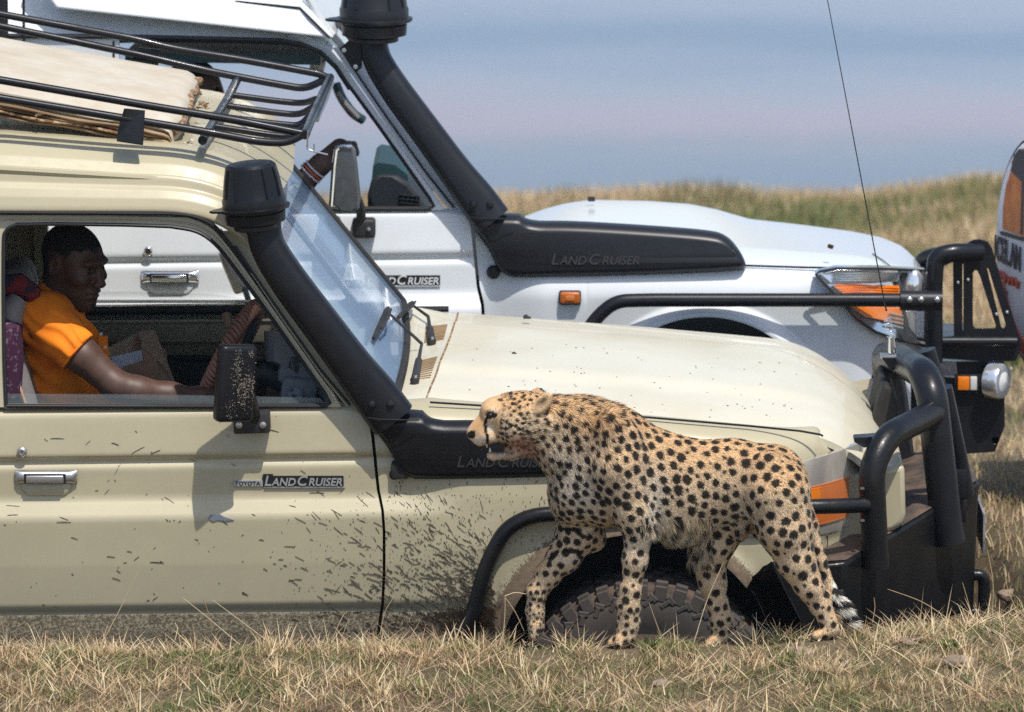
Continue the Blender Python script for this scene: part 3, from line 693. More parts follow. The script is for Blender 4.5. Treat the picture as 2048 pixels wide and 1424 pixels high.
def rain_cap(sn, L, mt, off, c, s, tilt=0):
    """mushroom head: domed, ribbed, with a lipped collar"""
    Rm = Matrix.Rotation(R(tilt), 3, 'Y')
    prof = [(.058, -.075), (.085, -.073), (.087, -.045), (.080, -.043), (.080, -.040), (.100, -.036), (.102, -.029), (.091, -.026), (.0915, -.004), (.088, .002), (.080, .055), (.073, .088), (.064, .096), (.03, .1), (0, .1)]
    cp = mesh_obj('rain_cap', *revolve([(r*s, h*s) for r, h in prof], 32, c, 'Z', Rm), mt, sn, off=off, sharp=35)
    for a in (-150, -120, -60, -28, 30, 90, 150):
        mb = MB(); ca, sa = math.cos(R(a)), math.sin(R(a)); pl_ = []
        for r, h in ((.0885, .004), (.0815, .053), (.0745, .086)): pl_.append(Rm @ Vector((ca*r*s, sa*r*s, h*s))+c)
        mb.add(*tube(pl_, .0045*s, 6)); mb.obj('rib', mt, cp, off=off)
    mesh_obj('lip', *plate([Rm @ Vector((x*s, y*s, -.034*s))+c for x, y in ((-.085, -.05), (-.118, -.035), (-.128, -.02), (-.118, .0), (-.085, .03))], [], Rm @ Vector((0, 0, .006*s))), mt, cp, off=off)
    mesh_obj('clamp', *revolve([(.060*s, -.0), (.064*s, -.002), (.064*s, -.014), (.060*s, -.016)], 28, c+Rm @ Vector((0, 0, -.078*s)), 'Z', Rm), 'seal', cp, off=off)
# ================================================================== beige safari vehicle
B = thing('safari_vehicle', P(1270, 1690, .6), 'mud-spattered beige safari vehicle with a black roof rack and orange-shirted driver', 'vehicle')
rr_ = random.Random(5)
def mudmask(o, fn):
    co = np.empty(len(o.data.vertices)*3, 'f'); o.data.vertices.foreach_get('co', co); co = co.reshape(-1, 3)
    attr_float(o, 'mud', [fn(*c) for c in co])
Zc = lambda v: zof(v, 0.0)
ARC = P(1272, 1326, 0); ARC_R = 274/700.
def mud_door(X, y, z):
    zz = z-zt(X); m = .50*sstep(-zz, -zof(1218, 0)-.004, -zof(1218, 0)+.012)      # caked sill
    d = math.hypot(X-ARC.x, z-ARC.z); m += .34*math.exp(-((d-ARC_R)/.20)**2)*(1 if z < zof(1010, 0) else max(0, 1-(z-zof(1010, 0))/.08))
    return m-.12
xl = lambda z: -1.50; xr = lambda z: gapx(z)-.0035
V, F = side_sheet(xl, xr, lambda X: ZTOP+zt(X), lambda X: ZBOT+zt(X), 90, 130)
door = mesh_obj('door', *thicken(V, F, (0, .03, 0)), 'beige', B, sharp=60); mudmask(door, mud_door)
o = mesh_obj('window_frame', *plate([PF(*p) for p in FRAME_OUT], [[PF(*p) for p in WIN]], (0, .035, 0)), 'beige', door, sharp=30); bevel_mod(o, .006, 3)
# bead line pressed along the frame
o = mesh_obj('window_seal', *tube([PF(p[0], p[1], -.004) for p in WIN]+[PF(*WIN[0], -.004)], .0055, 8), 'seal', door)
mesh_obj('frame_bead', *tube([PF(u, v, -.002) for u, v in [(-20, 440), (120, 439.5), (300, 440.5)]+[tuple(p) for p in cr([(345, 443), (392, 451), (430, 474), (466, 518), (548, 634)], 4)]+[(640, 762), (668, 802)]], .0025, 6), 'beige', door)
g_ = mesh_obj('window_glass', *plate([P(14, 788, .058), P(300, 789, .058), P(640, 796, .058), P(655, 815, .054), P(12, 817, .054)], [], (0, .004, 0)), 'glass', door, smooth=False)
mesh_obj('sill_strip', *tube([P(14, 812, .036), P(300, 812, .034), P(655, 811, .034)], .0065, 8), 'rubber', door)
handle_at(door, P(92, 954, .008), None, True); lock_at(door, P(44, 904, .008), None, True)
badge_at(door, P(685, 972, 0).x, P(600, 971, .01).z, .0135, 220/700, None, True)
mesh_obj('paint_chip', *plate([P(u, v, -.0225) for u, v in [(416, 1036), (422, 1030), (440, 1029), (448, 1034), (468, 1040), (450, 1042), (436, 1040), (425, 1043)]], [], (0, .004, 0)), pm('bare_metal_chip', (.22, .25, .30), .5, metal=.3), door, smooth=False)
# front wing
def shut(X):
    u = 1024+X*700; return interp(u, [(735, 812), (800, 806), (860, 803), (1000, 812), (1300, 834), (1500, 852), (1640, 869), (1690, 905), (1760, 950)])
def wing_top(X): return zof(shut(X), .10)
def wing_bot(X):
    u = 1024+X*700
    if u < 1001: return ZBOT+zt(X)
    d = abs(X-ARC.x)
    if d < ARC_R and u < 1500: return ARC.z+math.sqrt(max(ARC_R**2-d*d, 0))
    return interp(u, [(1500, 1168), (1530, 1130), (1560, 1118), (1760, 1105)]) and zof(interp(u, [(1500, 1165), (1530, 1132), (1560, 1120), (1760, 1105)]), 0)
def wing_extra(X, z):
    u = 1024+X*700; e = .085*math.exp(-max(0, (wing_top(X)-z))/.020)*sstep(u, 740, 800)
    d = math.hypot(X-ARC.x, z-ARC.z)-ARC_R; e -= .030*math.exp(-(max(d, 0)/.035)**2)*sstep(u, 930, 1010)*(1-sstep(u, 1480, 1540))
    if u > 1480: e += .36*((u-1480)/290)**2.2
    return e
xw = sorted(set([Xof(768)+.004]+list(np.linspace(Xof(772), Xof(985), 30))+[ARC.x-ARC_R*math.cos(a) for a in np.linspace(.0, math.pi*.80, 70)]+list(np.linspace(Xof(1500), Xof(1720), 34))))
V = []; nz = 90
for i, X in enumerate(xw):
    for j in range(nz+1):
        z = lerp(wing_bot(X), wing_top(X), j/nz); x_ = X
        if X < Xof(792): x_ = max(X, 0) if False else X+(gapx(z)-gapx(zof(1100, 0)))*(1-sstep(X, Xof(768), Xof(792)))
        V.append(Vector((x_, yside(X, z, float(sstep(X, Xof(800), Xof(940))))+wing_extra(X, z), z)))
F = [(i*(nz+1)+j, (i+1)*(nz+1)+j, (i+1)*(nz+1)+j+1, i*(nz+1)+j+1) for i in range(len(xw)-1) for j in range(nz)]
wing = mesh_obj('front_wing', *thicken(V, F, (0, .02, 0)), 'beige', B, sharp=70)
def mud_wing(X, y, z):
    d = math.hypot(X-ARC.x, z-ARC.z)-ARC_R; m = .75*math.exp(-(max(d, 0)/.042)**2)+.36*math.exp(-(d/.16)**2)*(1 if X < ARC.x else .3)
    zz = z-zt(X); m += .50*sstep(-zz, -zof(1218, 0), -zof(1218, 0)+.02)*(X < ARC.x)
    return m-.12
mudmask(wing, mud_wing)
# inner body: wheel well, bulkhead, floor, far side, rear
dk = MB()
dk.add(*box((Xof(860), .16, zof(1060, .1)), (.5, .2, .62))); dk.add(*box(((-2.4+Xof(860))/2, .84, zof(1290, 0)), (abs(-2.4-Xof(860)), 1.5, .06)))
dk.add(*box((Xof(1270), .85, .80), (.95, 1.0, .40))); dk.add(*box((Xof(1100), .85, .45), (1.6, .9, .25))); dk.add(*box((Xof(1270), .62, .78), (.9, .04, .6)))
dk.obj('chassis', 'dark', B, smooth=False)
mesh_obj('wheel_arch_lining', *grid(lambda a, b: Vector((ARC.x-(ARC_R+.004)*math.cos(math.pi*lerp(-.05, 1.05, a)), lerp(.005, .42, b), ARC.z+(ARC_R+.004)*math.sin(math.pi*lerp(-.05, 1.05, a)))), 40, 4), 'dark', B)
W = 1.69
def mirror(V, F): return [Vector((v[0], W-v[1], v[2])) for v in V], [tuple(reversed(f)) for f in F]
V, F = side_sheet(lambda z: -1.50, lambda z: gapx(z)+.01, lambda X: ZTOP+zt(X), lambda X: ZBOT+zt(X), 30, 60)
fd = mesh_obj('door', *mirror(*thicken(V, F, (0, .03, 0))), 'beige', B); mudmask(fd, lambda *a: -.3)
o = mesh_obj('window_frame', *mirror(*plate([PF(*p) for p in FRAME_OUT], [[PF(*p) for p in WIN]], (0, .035, 0))), 'beige', fd, sharp=30)
V, F = grid(lambda a, b: Vector((lerp(gapx(1)+.01, Xof(1640), a), W-.02-.25*a**6, lerp(.75, lerp(1.22, 1.15, a), b))), 12, 6)
o = mesh_obj('front_wing', *thicken(V, F, (0, -.02, 0)), 'beige', B)
# far door inside: capping, trim
ins = W-.055
def PI(u, v): return P(u, v, ins)
ct = mesh_obj('door_capping', *box(((-1.5+.05)/2-.1, W-.075, PI(300, 655).z-.006), (1.6, .05, .068), .008), 'inner', fd)
mesh_obj('door_capping_lip', *tube([Vector((-1.5, W-.10, PI(300, 640).z)), Vector((-.17, W-.10, PI(300, 640).z+.012))], .006, 8), 'inner', fd)
mesh_obj('sill_strip', *tube([Vector((-1.5, W-.085, PI(300, 622).z)), Vector((-.2, W-.085, PI(300, 622).z+.012))], .010, 8), 'seal', fd)
mesh_obj('door_card', *box((-.8, W-.07, PI(300, 820).z), (1.5, .03, .36), .01), 'trim', fd)
mesh_obj('door_card_groove', *box((-.8, W-.088, PI(300, 715).z), (1.4, .012, .008), .002), 'dark', fd)
yg = W-.065
mesh_obj('window_glass', *plate([P(40, 582, yg), P(300, 584, yg), P(420, 588, yg), P(512, 600, yg), P(540, 640, yg), P(40, 640, yg)], [], (0, .004, 0)), 'glass', fd, smooth=False)
# roof: sides, top, gutter
RG = [(-.02, .0), (0, 0)]
def roof_pt(X, s):
    """s 0..1 from the gutter up to the middle of the roof; falls away over the windscreen"""
    u = 1024+X*700
    tab = [(0, .118, 427), (.03, .110, 421), (.06, .112, 412), (.14, .122, 392), (.26, .137, 372), (.36, .150, 360), (.42, .158, 340), (.46, .165, 333), (.5, .175, 331), (.6, .20, 305), (.7, .24, 280), (.8, .31, 258), (.9, .45, 242), (1, .845, 205)]
    ys_ = [a[0] for a in tab]; y = np.interp(s, ys_, [a[1] for a in tab]); v = np.interp(s, ys_, [a[2] for a in tab])
    z = zof(v, y)
    return y, z
XF = Xof(395)
def roof_fn(a, b):
    s = b; X = lerp(-2.3, Xof(470)+.14, a**.8)
    y, z = roof_pt(X, s)
    k = max(0, 1024+X*700); z += -.055*sstep(k, -200, 420)*s*1.0
    t_ = max(0, (X-Xof(300))/(Xof(470)+.14-Xof(300)))            # nose of the roof turning down to the screen
    z -= t_**2.4*(.115+.05*(s > .3)*(s-.3)); x2 = X+.10*s*t_-.0
    if t_ > 0: x2 = X-.10*t_**2*(1-s)*.9
    # stamped ridge fades out before the nose
    return Vector((x2, y, z))
V, F = grid(roof_fn, 70, 70); n0 = len(V)
mb = MB(); mb.add(V, F); mb.add([Vector((v.x, W-v.y, v.z)) for v in V], [tuple(reversed(f)) for f in F])
roof = mb.obj('roof', 'beige', B, sharp=50); mudmask(roof, lambda *a: -.16)
gut = [P(u, v, .116) for u, v in [(-500, 424), (0, 425), (200, 426), (300, 427)]+[tuple(p) for p in cr([(340, 427), (385, 432), (425, 450), (460, 490)], 4)]+[(505, 553), (600, 690), (690, 812)]]
mesh_obj('gutter', *tube(gut, .007, 8), 'seal', roof)
mesh_obj('roof_moulding', *tube([P(u, v, y) for u, v, y in [(-500, 300, .165), (0, 338, .163), (150, 347, .163), (280, 355, .165), (370, 361, .17), (395, 362, .178)]], [.012, .012, .012, .011, .009, .003], 8), 'beige', roof)
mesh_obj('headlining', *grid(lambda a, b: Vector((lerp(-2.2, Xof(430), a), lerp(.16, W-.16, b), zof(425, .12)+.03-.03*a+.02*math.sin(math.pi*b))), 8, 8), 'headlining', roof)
mesh_obj('rear_panel', *thicken(*grid(lambda a, b: Vector((-2.32, lerp(.03, W-.03, a), lerp(.62, 2.0, b))), 4, 4), (.02, 0, 0)), 'beige', B)
V, F = side_sheet(lambda z: -2.31, lambda z: -1.503, lambda X: zof(425, .1)+zt(X)*0, lambda X: ZBOT+zt(X), 12, 60)
rs = mesh_obj('rear_side', [Vector((v.x, v.y if v.z < ZTOP else .036+.10*(v.z-ZTOP)/.55, v.z)) for v in V], F, 'beige', B); mudmask(rs, lambda X, y, z: .3*(z < .75)-.1)
mesh_obj('rear_side', [Vector((v.x, W-(v.y if v.z < ZTOP else .036+.10*(v.z-ZTOP)/.55), v.z)) for v in V], [tuple(reversed(f)) for f in F], 'beige', B)
mesh_obj('cab_back', *thicken(*grid(lambda a, b: Vector((P(-30, 600, .4).x-.15, lerp(.1, 1.6, a), lerp(.6, 1.95, b))), 3, 3), (-.02, 0, 0)), 'inner', B)
# windscreen pillars, glass, surround
near_b, near_t = (788, 800, .13), (474, 415, .20); far_b, far_t = (806, 604, W-.17), (541, 283, W-.22)
def PW(t): return P(*t)
nb, nt_, fb, ft = PW(near_b), PW(near_t), PW(far_b), PW(far_t)
def screen(a, b):                                # a 0 near..1 far, b 0 bottom..1 top; bowed forward
    p = nb.lerp(nt_, b).lerp(fb.lerp(ft, b), a); bow = .022*math.sin(math.pi*a)*(1-.45*b); return p+Vector((bow, 0, bow*.25))
ws = mesh_obj('windscreen', *thicken(*grid(screen, 20, 10), (-.006, 0, -.004)), 'wglass', B)
sur = [screen(a, 0) for a in np.linspace(0, 1, 14)]+[screen(1, b) for b in np.linspace(.05, 1, 8)]+[screen(a, 1) for a in np.linspace(1, 0, 12)]+[screen(0, b) for b in np.linspace(1, 0, 8)]
mesh_obj('screen_rubber', *tube(sur, .013, 8), 'rubber', ws)
pil = MB()
pa = [(694, 815), (640, 748), (560, 634), (505, 552), (462, 492), (440, 462)]; 
V = []; 
for i, (u, v) in enumerate(pa):
    t_ = i/(len(pa)-1); p0 = PF(u, v, .004); p1 = nb.lerp(nt_, min(1, max(0, (p0.z-nb.z)/(nt_.z-nb.z))))
    V += [p0+Vector((0, .05, 0)), p0, p0.lerp(p1, .5)+Vector((.012, -.012, 0)), p1+Vector((-.005, -.008, 0)), p1+Vector((-.03, .05, -.01))]
F = [(i*5+j, i*5+j+1, i*5+j+6, i*5+j+5) for i in range(len(pa)-1) for j in range(4)]
pl1 = mesh_obj('pillar', V, F, 'beige', B, sharp=50)
mesh_obj('pillar', *tube([screen(1, 0)+Vector((-.02, .03, 0)), screen(1, .5)+Vector((-.02, .03, 0)), screen(1, 1)+Vector((-.02, .03, 0))], .024, 10), 'trim', B)  # far pillar: black colour stands in for its shade and the black seal
mesh_obj('drip_rail', *tube([PF(u, v, -.006) for u, v in [(700, 810), (640, 738), (560, 624), (505, 544), (470, 492)]], .004, 6), 'seal', pl1)
mesh_obj('header_rail', *tube([screen(a, 1)+Vector((-.03, 0, .02)) for a in np.linspace(0, 1, 10)], .030, 10), 'beige', B)
# bonnet
def bon_top(X): 
    u = 1024+X*700; return zof(interp(u, [(840, 802), (1000, 811), (1300, 832), (1500, 849), (1640, 862), (1700, 870)]), .15)
def bon(a, b):
    X = lerp(Xof(858), Xof(1752), a**.92); y = lerp(.155, W-.155, b); e = abs(2*b-1)
    z = bon_top(X)+.028*(1-e**2.6)-.010*e**10
    t_ = max(0, (X-Xof(1560))/(Xof(1752)-Xof(1560))); nose = .105*t_**2.6+.045*t_**8*1.3
    z -= nose; y2 = lerp(y, .845+(y-.845)*.92, t_**3); x2 = X+.06*(1-e**2)*t_**1.5+(.085*b-.012+.02*(1-e**2))*(1-a)**6+.02*t_
    # raised middle
    z += .012*(1-sstep(e, .42, .62))*(1-t_)
    return Vector((x2, y2, z))
bon_o = mesh_obj('bonnet', *thicken(*grid(bon, 70, 60), (0, 0, -.02)), 'beige_sunlit', B, sharp=60)
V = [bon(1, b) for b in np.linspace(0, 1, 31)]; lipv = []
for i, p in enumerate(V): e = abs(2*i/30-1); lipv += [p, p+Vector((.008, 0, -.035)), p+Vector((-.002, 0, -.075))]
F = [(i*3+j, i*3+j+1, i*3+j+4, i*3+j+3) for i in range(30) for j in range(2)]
mesh_obj('bonnet_lip', lipv, F, 'beige_sunlit', bon_o)
mesh_obj('shut_line', *tube([P(u, v, .075+.03*0) for u, v in [(860, 804.5), (1000, 813.5), (1300, 835), (1500, 852), (1600, 862), (1640, 869), (1646, 872)]], .0032, 6), 'seal', bon_o)
for (u, v, y) in [(1054, 633, 1.30), (1030, 708, .72)]:
    p = P(u, v, y); mesh_obj('washer_jet', *thicken(*grid(lambda a, b: p+Vector((lerp(-.012, .012, a), lerp(-.008, .008, b), .012*math.sin(math.pi*min(1, a*1.1+.05))*(1-a*.6)*math.sin(math.pi*b)**.5-.002)), 8, 6), (0, 0, -.004)), 'rubber', bon_o)
# scuttle between bonnet and screen
def scut(a, b):
    p = screen(a, 0)+Vector((.012, 0, -.01)); q = bon(0, a)+Vector((-.005, 0, -.003)); q = Vector((q.x, p.y, q.z)); return p.lerp(q, b)
sc_ = mesh_obj('scuttle', *thicken(*grid(scut, 24, 6), (0, 0, -.02)), 'beige_sunlit', B)
mesh_obj('scuttle_edge', *tube([bon(0, b)+Vector((-.003, 0, .0)) for b in np.linspace(.02, .98, 24)], .003, 6), 'rust', sc_)
for (uu, vv) in [((.20, .36), None), ((.55, .72), None)]:
    mb = MB()
    for k in range(11):
        a = lerp(uu[0], uu[1], k/10); mb.add(*tube([scut(a, .35)+Vector((0, 0, .002)), scut(a, .85)+Vector((0, 0, .002))], .0022, 4))
    mb.obj('air_vent', 'wood', sc_)
def wiper(base, mid, tip, blade_b):
    wp = mesh_obj('wiper', *tube([base, base.lerp(mid, .55)], [.013, .011], 8), 'trim', B)
    mesh_obj('pivot', *revolve([(.012, -.01), (.014, .006), (.009, .016), (0, .018)], 12, base), 'rubber', wp)
    mesh_obj('nut', *revolve([(.005, 0), (.005, .008), (0, .009)], 6, base+Vector((.002, -.008, .012))), 'bolt', wp)
    mesh_obj('arm', *tube([base.lerp(mid, .5), mid, tip], [.006, .005, .004], 8), 'trim', wp)
    mesh_obj('blade', *tube([tip+(tip-blade_b)*.12, tip, blade_b], [.006, .010, .006], 6), 'rubber', wp)
    mesh_obj('linkage', *tube([tip.lerp(blade_b, .05)+Vector((.015, -.01, .012)), tip.lerp(blade_b, .35)+Vector((.02, -.014, .012)), tip.lerp(blade_b, .7)+Vector((.012, -.01, .008))], .004, 5), 'trim', wp)
def hit(fn, u, v, n1=60, n2=60, lift=0.0):
    """point of a surface seen at a pixel"""
    g = [(i/n1, j/n2) for i in range(n1+1) for j in range(n2+1)]; Q = np.array([tuple(fn(a, b)) for a, b in g]); d = Q-np.array([0, CAMY, CAMZ]); dep = d @ _F
    k = int(np.argmin((1024+FPX*d[:, 0]/dep-u)**2+(712-FPX*(d @ _U)/dep-v)**2)); return Vector(Q[k])+Vector((.8, -.15, .6))*lift
wiper(hit(scut, 822, 768, lift=.014), hit(scut, 786, 700, lift=.045), hit(screen, 756, 634, lift=.030), hit(screen, 738, 680, lift=.014)); wiper(hit(scut, 856, 690, lift=.014), hit(scut, 836, 648, lift=.04), hit(screen, 812, 618, lift=.028), hit(screen, 788, 640, lift=.014))
# snorkel
snb, Lb, mtb = snorkel_at(B, P(761, 798, .03), None, True)
rain_cap(snb, Lb, mtb, None, P(507, 393, .03), 1.0, -5)
mesh_obj('bracket', *box(P(800, 938, .02), (.05, .06, .05), .01), 'rubber', snb)
# near mirror
mir = mesh_obj('wing_mirror', *box(P(470, 766, -.12), (.112, .045, .222), .016, Matrix.Rotation(R(28), 3, 'Z') @ Matrix.Rotation(R(5), 3, 'Y'), 3), 'snork_dirty', B)
mesh_obj('mirror_base', *box(P(504, 843, -.012), (.105, .055, .062), .008, Matrix.Rotation(R(-2), 3, 'Y')), 'trim', mir)
mesh_obj('mirror_arm', *tube([P(508, 835, -.03), P(506, 812, -.07), P(498, 790, -.10)], [.019, .016, .018], 10), 'snork_dirty', mir)
for du in (-26, 22): mesh_obj('bolt', *revolve([(.010, 0), (.010, .004), (.005, .006), (0, .006)], 10, P(504+du, 850, -.040), 'Y'), 'dullmetal', mir)
mb = MB()
cl_ = [(rr_.gauss(.6, .25), rr_.gauss(.5, .3), rr_.uniform(.02, .12)) for _ in range(26)]
for k in range(900):
    q0 = rr_.choice(cl_); a, b = rr_.gauss(q0[0], q0[2]), rr_.gauss(q0[1], q0[2])
    if not (0 < a < 1 and 0 < b < 1): continue
    Rm_ = Matrix.Rotation(R(28), 3, 'Z') @ Matrix.Rotation(R(5), 3, 'Y'); p = P(470, 766, -.12)+Rm_ @ Vector((lerp(-.05, .05, a), -.0235, lerp(-.10, .10, b))); s = rr_.uniform(.0004, .0011)*rr_.choice([1, 1, 1, 2])
    mb.add(*box(p, (s*1.6, .002, s), 0, rotY(rr_.uniform(0, 90))))
mb.obj('dried_mud', pm('grey_dust_clots', (.30, .255, .20), .95), mir, smooth=False)['kind'] = 'stuff'
# mud flecks thrown over the door and wing
mb = MB()
def surf(u, v):
    X = P(u, v, 0).x; z = P(u, v, 0).z; y = yside(X, z, float(sstep(X, Xof(800), Xof(940))) if X > Xof(768) else 0)
    if X > Xof(768): y += wing_extra(X, z)
    return Vector((X, y, z))
def fleck(u, v, ln, wd, ang):
    ca, sa = math.cos(R(ang)), math.sin(R(ang)); pts = []
    for t_, ww in ((-.5, .1), (-.28, .8), (0, 1.0), (.25, .7), (.5, .08)):
        ww *= rr_.uniform(.6, 1.25); c_ = (u+ca*ln*t_, v+sa*ln*t_); pts.append(((c_[0]-sa*wd*ww*.5, c_[1]+ca*wd*ww*.5), (c_[0]+sa*wd*ww*.5, c_[1]-ca*wd*ww*.5)))
    V = []
    for a, b in pts:
        V += [surf(*a)+Vector((0, -.0006, 0)), surf((a[0]+b[0])/2, (a[1]+b[1])/2)+Vector((0, -.0022, 0)), surf(*b)+Vector((0, -.0006, 0))]
    F = [(i*3+j, i*3+j+1, i*3+j+4, i*3+j+3) for i in range(4) for j in range(2)]; mb.add(V, F)
for k in range(150):
    u = rr_.uniform(2, 735); v = rr_.uniform(835, 1212)
    if v < 1000 and rr_.random() < .45: continue
    if 25 < u < 160 and 890 < v < 985: continue
    fleck(u, v, rr_.choice([2, 3, 4, 6, 9, 14, 22])*rr_.uniform(.7, 1.4), rr_.choice([.5, .7, .9, 1.5])*rr_.uniform(.8, 1.2), rr_.choice([rr_.uniform(-10, 20), rr_.uniform(-60, -20), rr_.uniform(15, 40)]))
for k in range(6800):                                                        # spray fanning back from the wheel
    a = rr_.gauss(197, 15); r = ARC_R*700+abs(rr_.gauss(0, rr_.choice([70, 150, 210]))); u = 1272+math.cos(R(a))*r*1.0; v = 1326+math.sin(R(a))*r
    if not (560 < u < 985 and 985 < v < 1262): continue
    if r < ARC_R*700+4: continue
    fleck(u, v, rr_.choice([.8, 1, 1.2, 1.5, 2, 2.5, 4, 12, 20])*rr_.uniform(.6, 1.3), rr_.choice([.5, .7, .8, 1.2]), a-180+rr_.gauss(8, 14))
for k in range(160):
    u = rr_.uniform(775, 1090); v = rr_.uniform(955, 1090)
    if math.hypot(u-1272, v-1326) < 285: continue
    fleck(u, v, rr_.uniform(1.5, 8), rr_.uniform(.7, 1.9), 90+rr_.gauss(0, 16))
mb.obj('mud_spatter', 'mudfleck', B)['kind'] = 'stuff'
mb = MB()
for k in range(70):                                                          # specks on the bonnet
    p = bon(rr_.uniform(.05, .85), rr_.uniform(.03, .55)); s = rr_.uniform(.0012, .0032); mb.add(*box(p+Vector((0, 0, .0005)), (s*1.5, s*1.8, .0014), .0004, Matrix.Rotation(rr_.uniform(0, 3), 3, 'Z')))
mb.obj('bonnet_specks', 'mudfleck', bon_o)['kind'] = 'stuff'
# head lamp at the front corner
def lamp_pt(u, v, d=0.0):
    X = P(u, v, 0).x; z = P(u, v, .1).z; y = .0+.36*max(0, (u-1480)/290)**2.2; return Vector((X, y-.010+d, z))
LO = [(1500, 925), (1480, 930), (1580, 926), (1680, 918), (1716, 905), (1732, 940), (1738, 1000), (1736, 1045), (1722, 1072), (1690, 1078), (1650, 1070), (1600, 1050), (1540, 1040), (1490, 1030)]
def lamp_band(name, u0, u1, vt0, vt1, vb0, vb1, bulge, mt, par, n1=20, n2=8, rib=0):
    def fn(a, b):
        u = lerp(u0, u1, a); v = lerp(lerp(vt0, vt1, a), lerp(vb0, vb1, a), b)
        g_ = min(1, max(0, (v-900)/(1078-900))); return lamp_pt(u, v, -.018*math.sin(math.pi*g_)**.5-bulge-(rib*.5*(1+math.cos(b*n2*math.pi)) if rib else 0))
    return mesh_obj(name, *thicken(*grid(fn, n1, n2), (0, .03, 0)), mt, par, sharp=50)
hl = lamp_band('head_lamp', 1470, 1738, 922, 906, 1050, 1074, .004, 'lens_old', B, 26, 16)
lamp_band('indicator', 1470, 1706, 968, 964, 1044, 1044, .008, 'orange_old', hl, 20, 24, .0016)
lamp_band('amber_reflector', 1470, 1645, 970, 970, 1002, 1002, .011, 'orange', hl, 14, 14, .0012)
vl = lamp_band('front_valance', 1560, 1656, 1050, 1072, 1116, 1116, .002, 'beige', B, 12, 6); mudmask(vl, lambda X, y, z: .06)
vl = lamp_band('front_valance', 1661, 1790, 1074, 1052, 1113, 1092, .004, 'beige', B, 12, 6); mudmask(vl, lambda X, y, z: .04)
# grille end and surround
gp = [(1745, 850), (1756, 800), (1768, 768), (1782, 774), (1796, 805), (1803, 880), (1806, 960)]
o = mesh_obj('grille', *plate([P(u, v, .70) for u, v in gp+[(1720, 960)]], [], (.01, .36, -.01)), 'rubber', B, sharp=30); bevel_mod(o, .012, 3, 30)
o = mesh_obj('nose_panel', *plate([P(u, v, .20) for u, v in [(1690, 950), (1809, 930), (1812, 1030), (1806, 1050), (1790, 1062), (1690, 1085)]], [], (.02, 1.28, 0)), 'beige', B, sharp=30); bevel_mod(o, .016, 3, 30); mudmask(o, lambda *a: -.1)
# wheel
wc = Vector((P(1296, 1400, .1).x, .095, .437)); WR = 268/700.; steer = Matrix.Rotation(R(-5), 3, 'Z')
tp = [(.20, .10), (.25, .118), (.31, .122), (.345, .112), (.362, .098), (.372, .06), (.374, 0)]; tp = tp+[(r, -h) for r, h in tp[-2::-1]]
tw = mesh_obj('wheel', *revolve(tp, 64, wc, 'Y', steer), 'tyre', B)
rim = mesh_obj('rim', *revolve([(.20, .07), (.19, .09), (.17, .06), (.08, .05), (.06, .09), (0, .09)], 32, wc, 'Y', steer), 'dullmetal', tw)
mb = MB(); md = MB()
Ry90 = Matrix.Rotation(R(90), 3, 'X')
NL = 40
def lug(a, r0, h0, size, sk):
    rad = Matrix.Rotation(a, 3, 'Z'); V, F = box((0, 0, 0), size, .0025, Matrix.Rotation(sk, 3, 'Z'), 1); mb.add([steer @ (Ry90 @ (rad @ (v+Vector((r0, 0, h0)))))+wc for v in V], F)
for k in range(NL):
    a = 2*math.pi*k/NL; st_ = 2*math.pi/NL
    for hh, dl in ((.026, 0), (-.026, .5)): lug(a+dl*st_, .374, hh, (.018, .034, .044), 0)          # centre blocks
    for sg in (1, -1):
        lug(a+.25*st_, .372, .080*sg, (.020, .036, .046), 0)                                          # shoulder blocks
        lug(a+.25*st_, .349, .1135*sg, (.046, .036, .012), .0)                                        # wrapping on to the side wall
        lug(a+.62*st_, .335, .1175*sg, (.030, .016, .010), .9); lug(a+.9*st_, .322, .1195*sg, (.034, .014, .009), -.75)   # zig-zag side biters
mb.obj('tread', 'tyre', tw, sharp=30)['kind'] = 'stuff'
for rr0, w0 in ((.381, .03), (.3815, .0)):
    pass
mesh_obj('caked_mud', *revolve([(.352, .109), (.364, .1), (.3755, .07), (.377, .0), (.3755, -.07), (.364, -.1)], 64, wc, 'Y', steer), 'tyre_mud', tw)
# brush bars beside the wheel
sr = fillet([P(905, 1282, -.02), P(945, 1235, -.025), P(972, 1130, -.03), P(1010, 1058, -.035), P(1060, 1031, -.04), P(1130, 1026, -.04), P(1400, 1018, -.04), P(1640, 1013, -.02), P(1735, 1010, .04)], .06)
mesh_obj('side_rail', *tube(sr, .0225, 16), 'bar_dirty', B)
# bumper: wing end, chamfer, front
bt = [P(1518, 1152, -.02), P(1540, 1135, -.03), P(1692, 1124, -.02), P(1958, 962, .60), P(1952, 945, .80), P(1930, 905, 1.1), P(1690, 905, 1.66), P(1520, 940, 1.70)]
bt2 = [P(1518, 1152, -.02), P(1600, 1265, .0), P(1700, 1262, -.02), P(1966, 1236, .60)]
zb = [P(1600, 1290, -.02).z]*8
btm = [Vector((p.x+(.13 if i < 2 else -.01), p.y+(.02 if i < 3 else 0), p.z-(.02 if i == 0 else .26 if i < 3 else .40 if i < 6 else .22))) for i, p in enumerate(bt)]
n = len(bt); V = bt+btm; F = [tuple(range(n)), tuple(reversed(range(n, 2*n)))]+[(i, (i+1) % n, n+(i+1) % n, n+i) for i in range(n)]
bp = mesh_obj('bumper', V, F, 'bar_dirty', B, sharp=25); bevel_mod(bp, .012, 3, 20)
ins_ = [p.lerp(sum(bt, Vector())/n, .02)+Vector((0, 0, .0035)) for p in bt]
mesh_obj('bumper_top', ins_, [tuple(range(n))], 'steel_top', bp, smooth=False)
mesh_obj('number_plate', *box(P(1958, 1040, .82), (.008, .36, .12), .003), 'tape', bp)
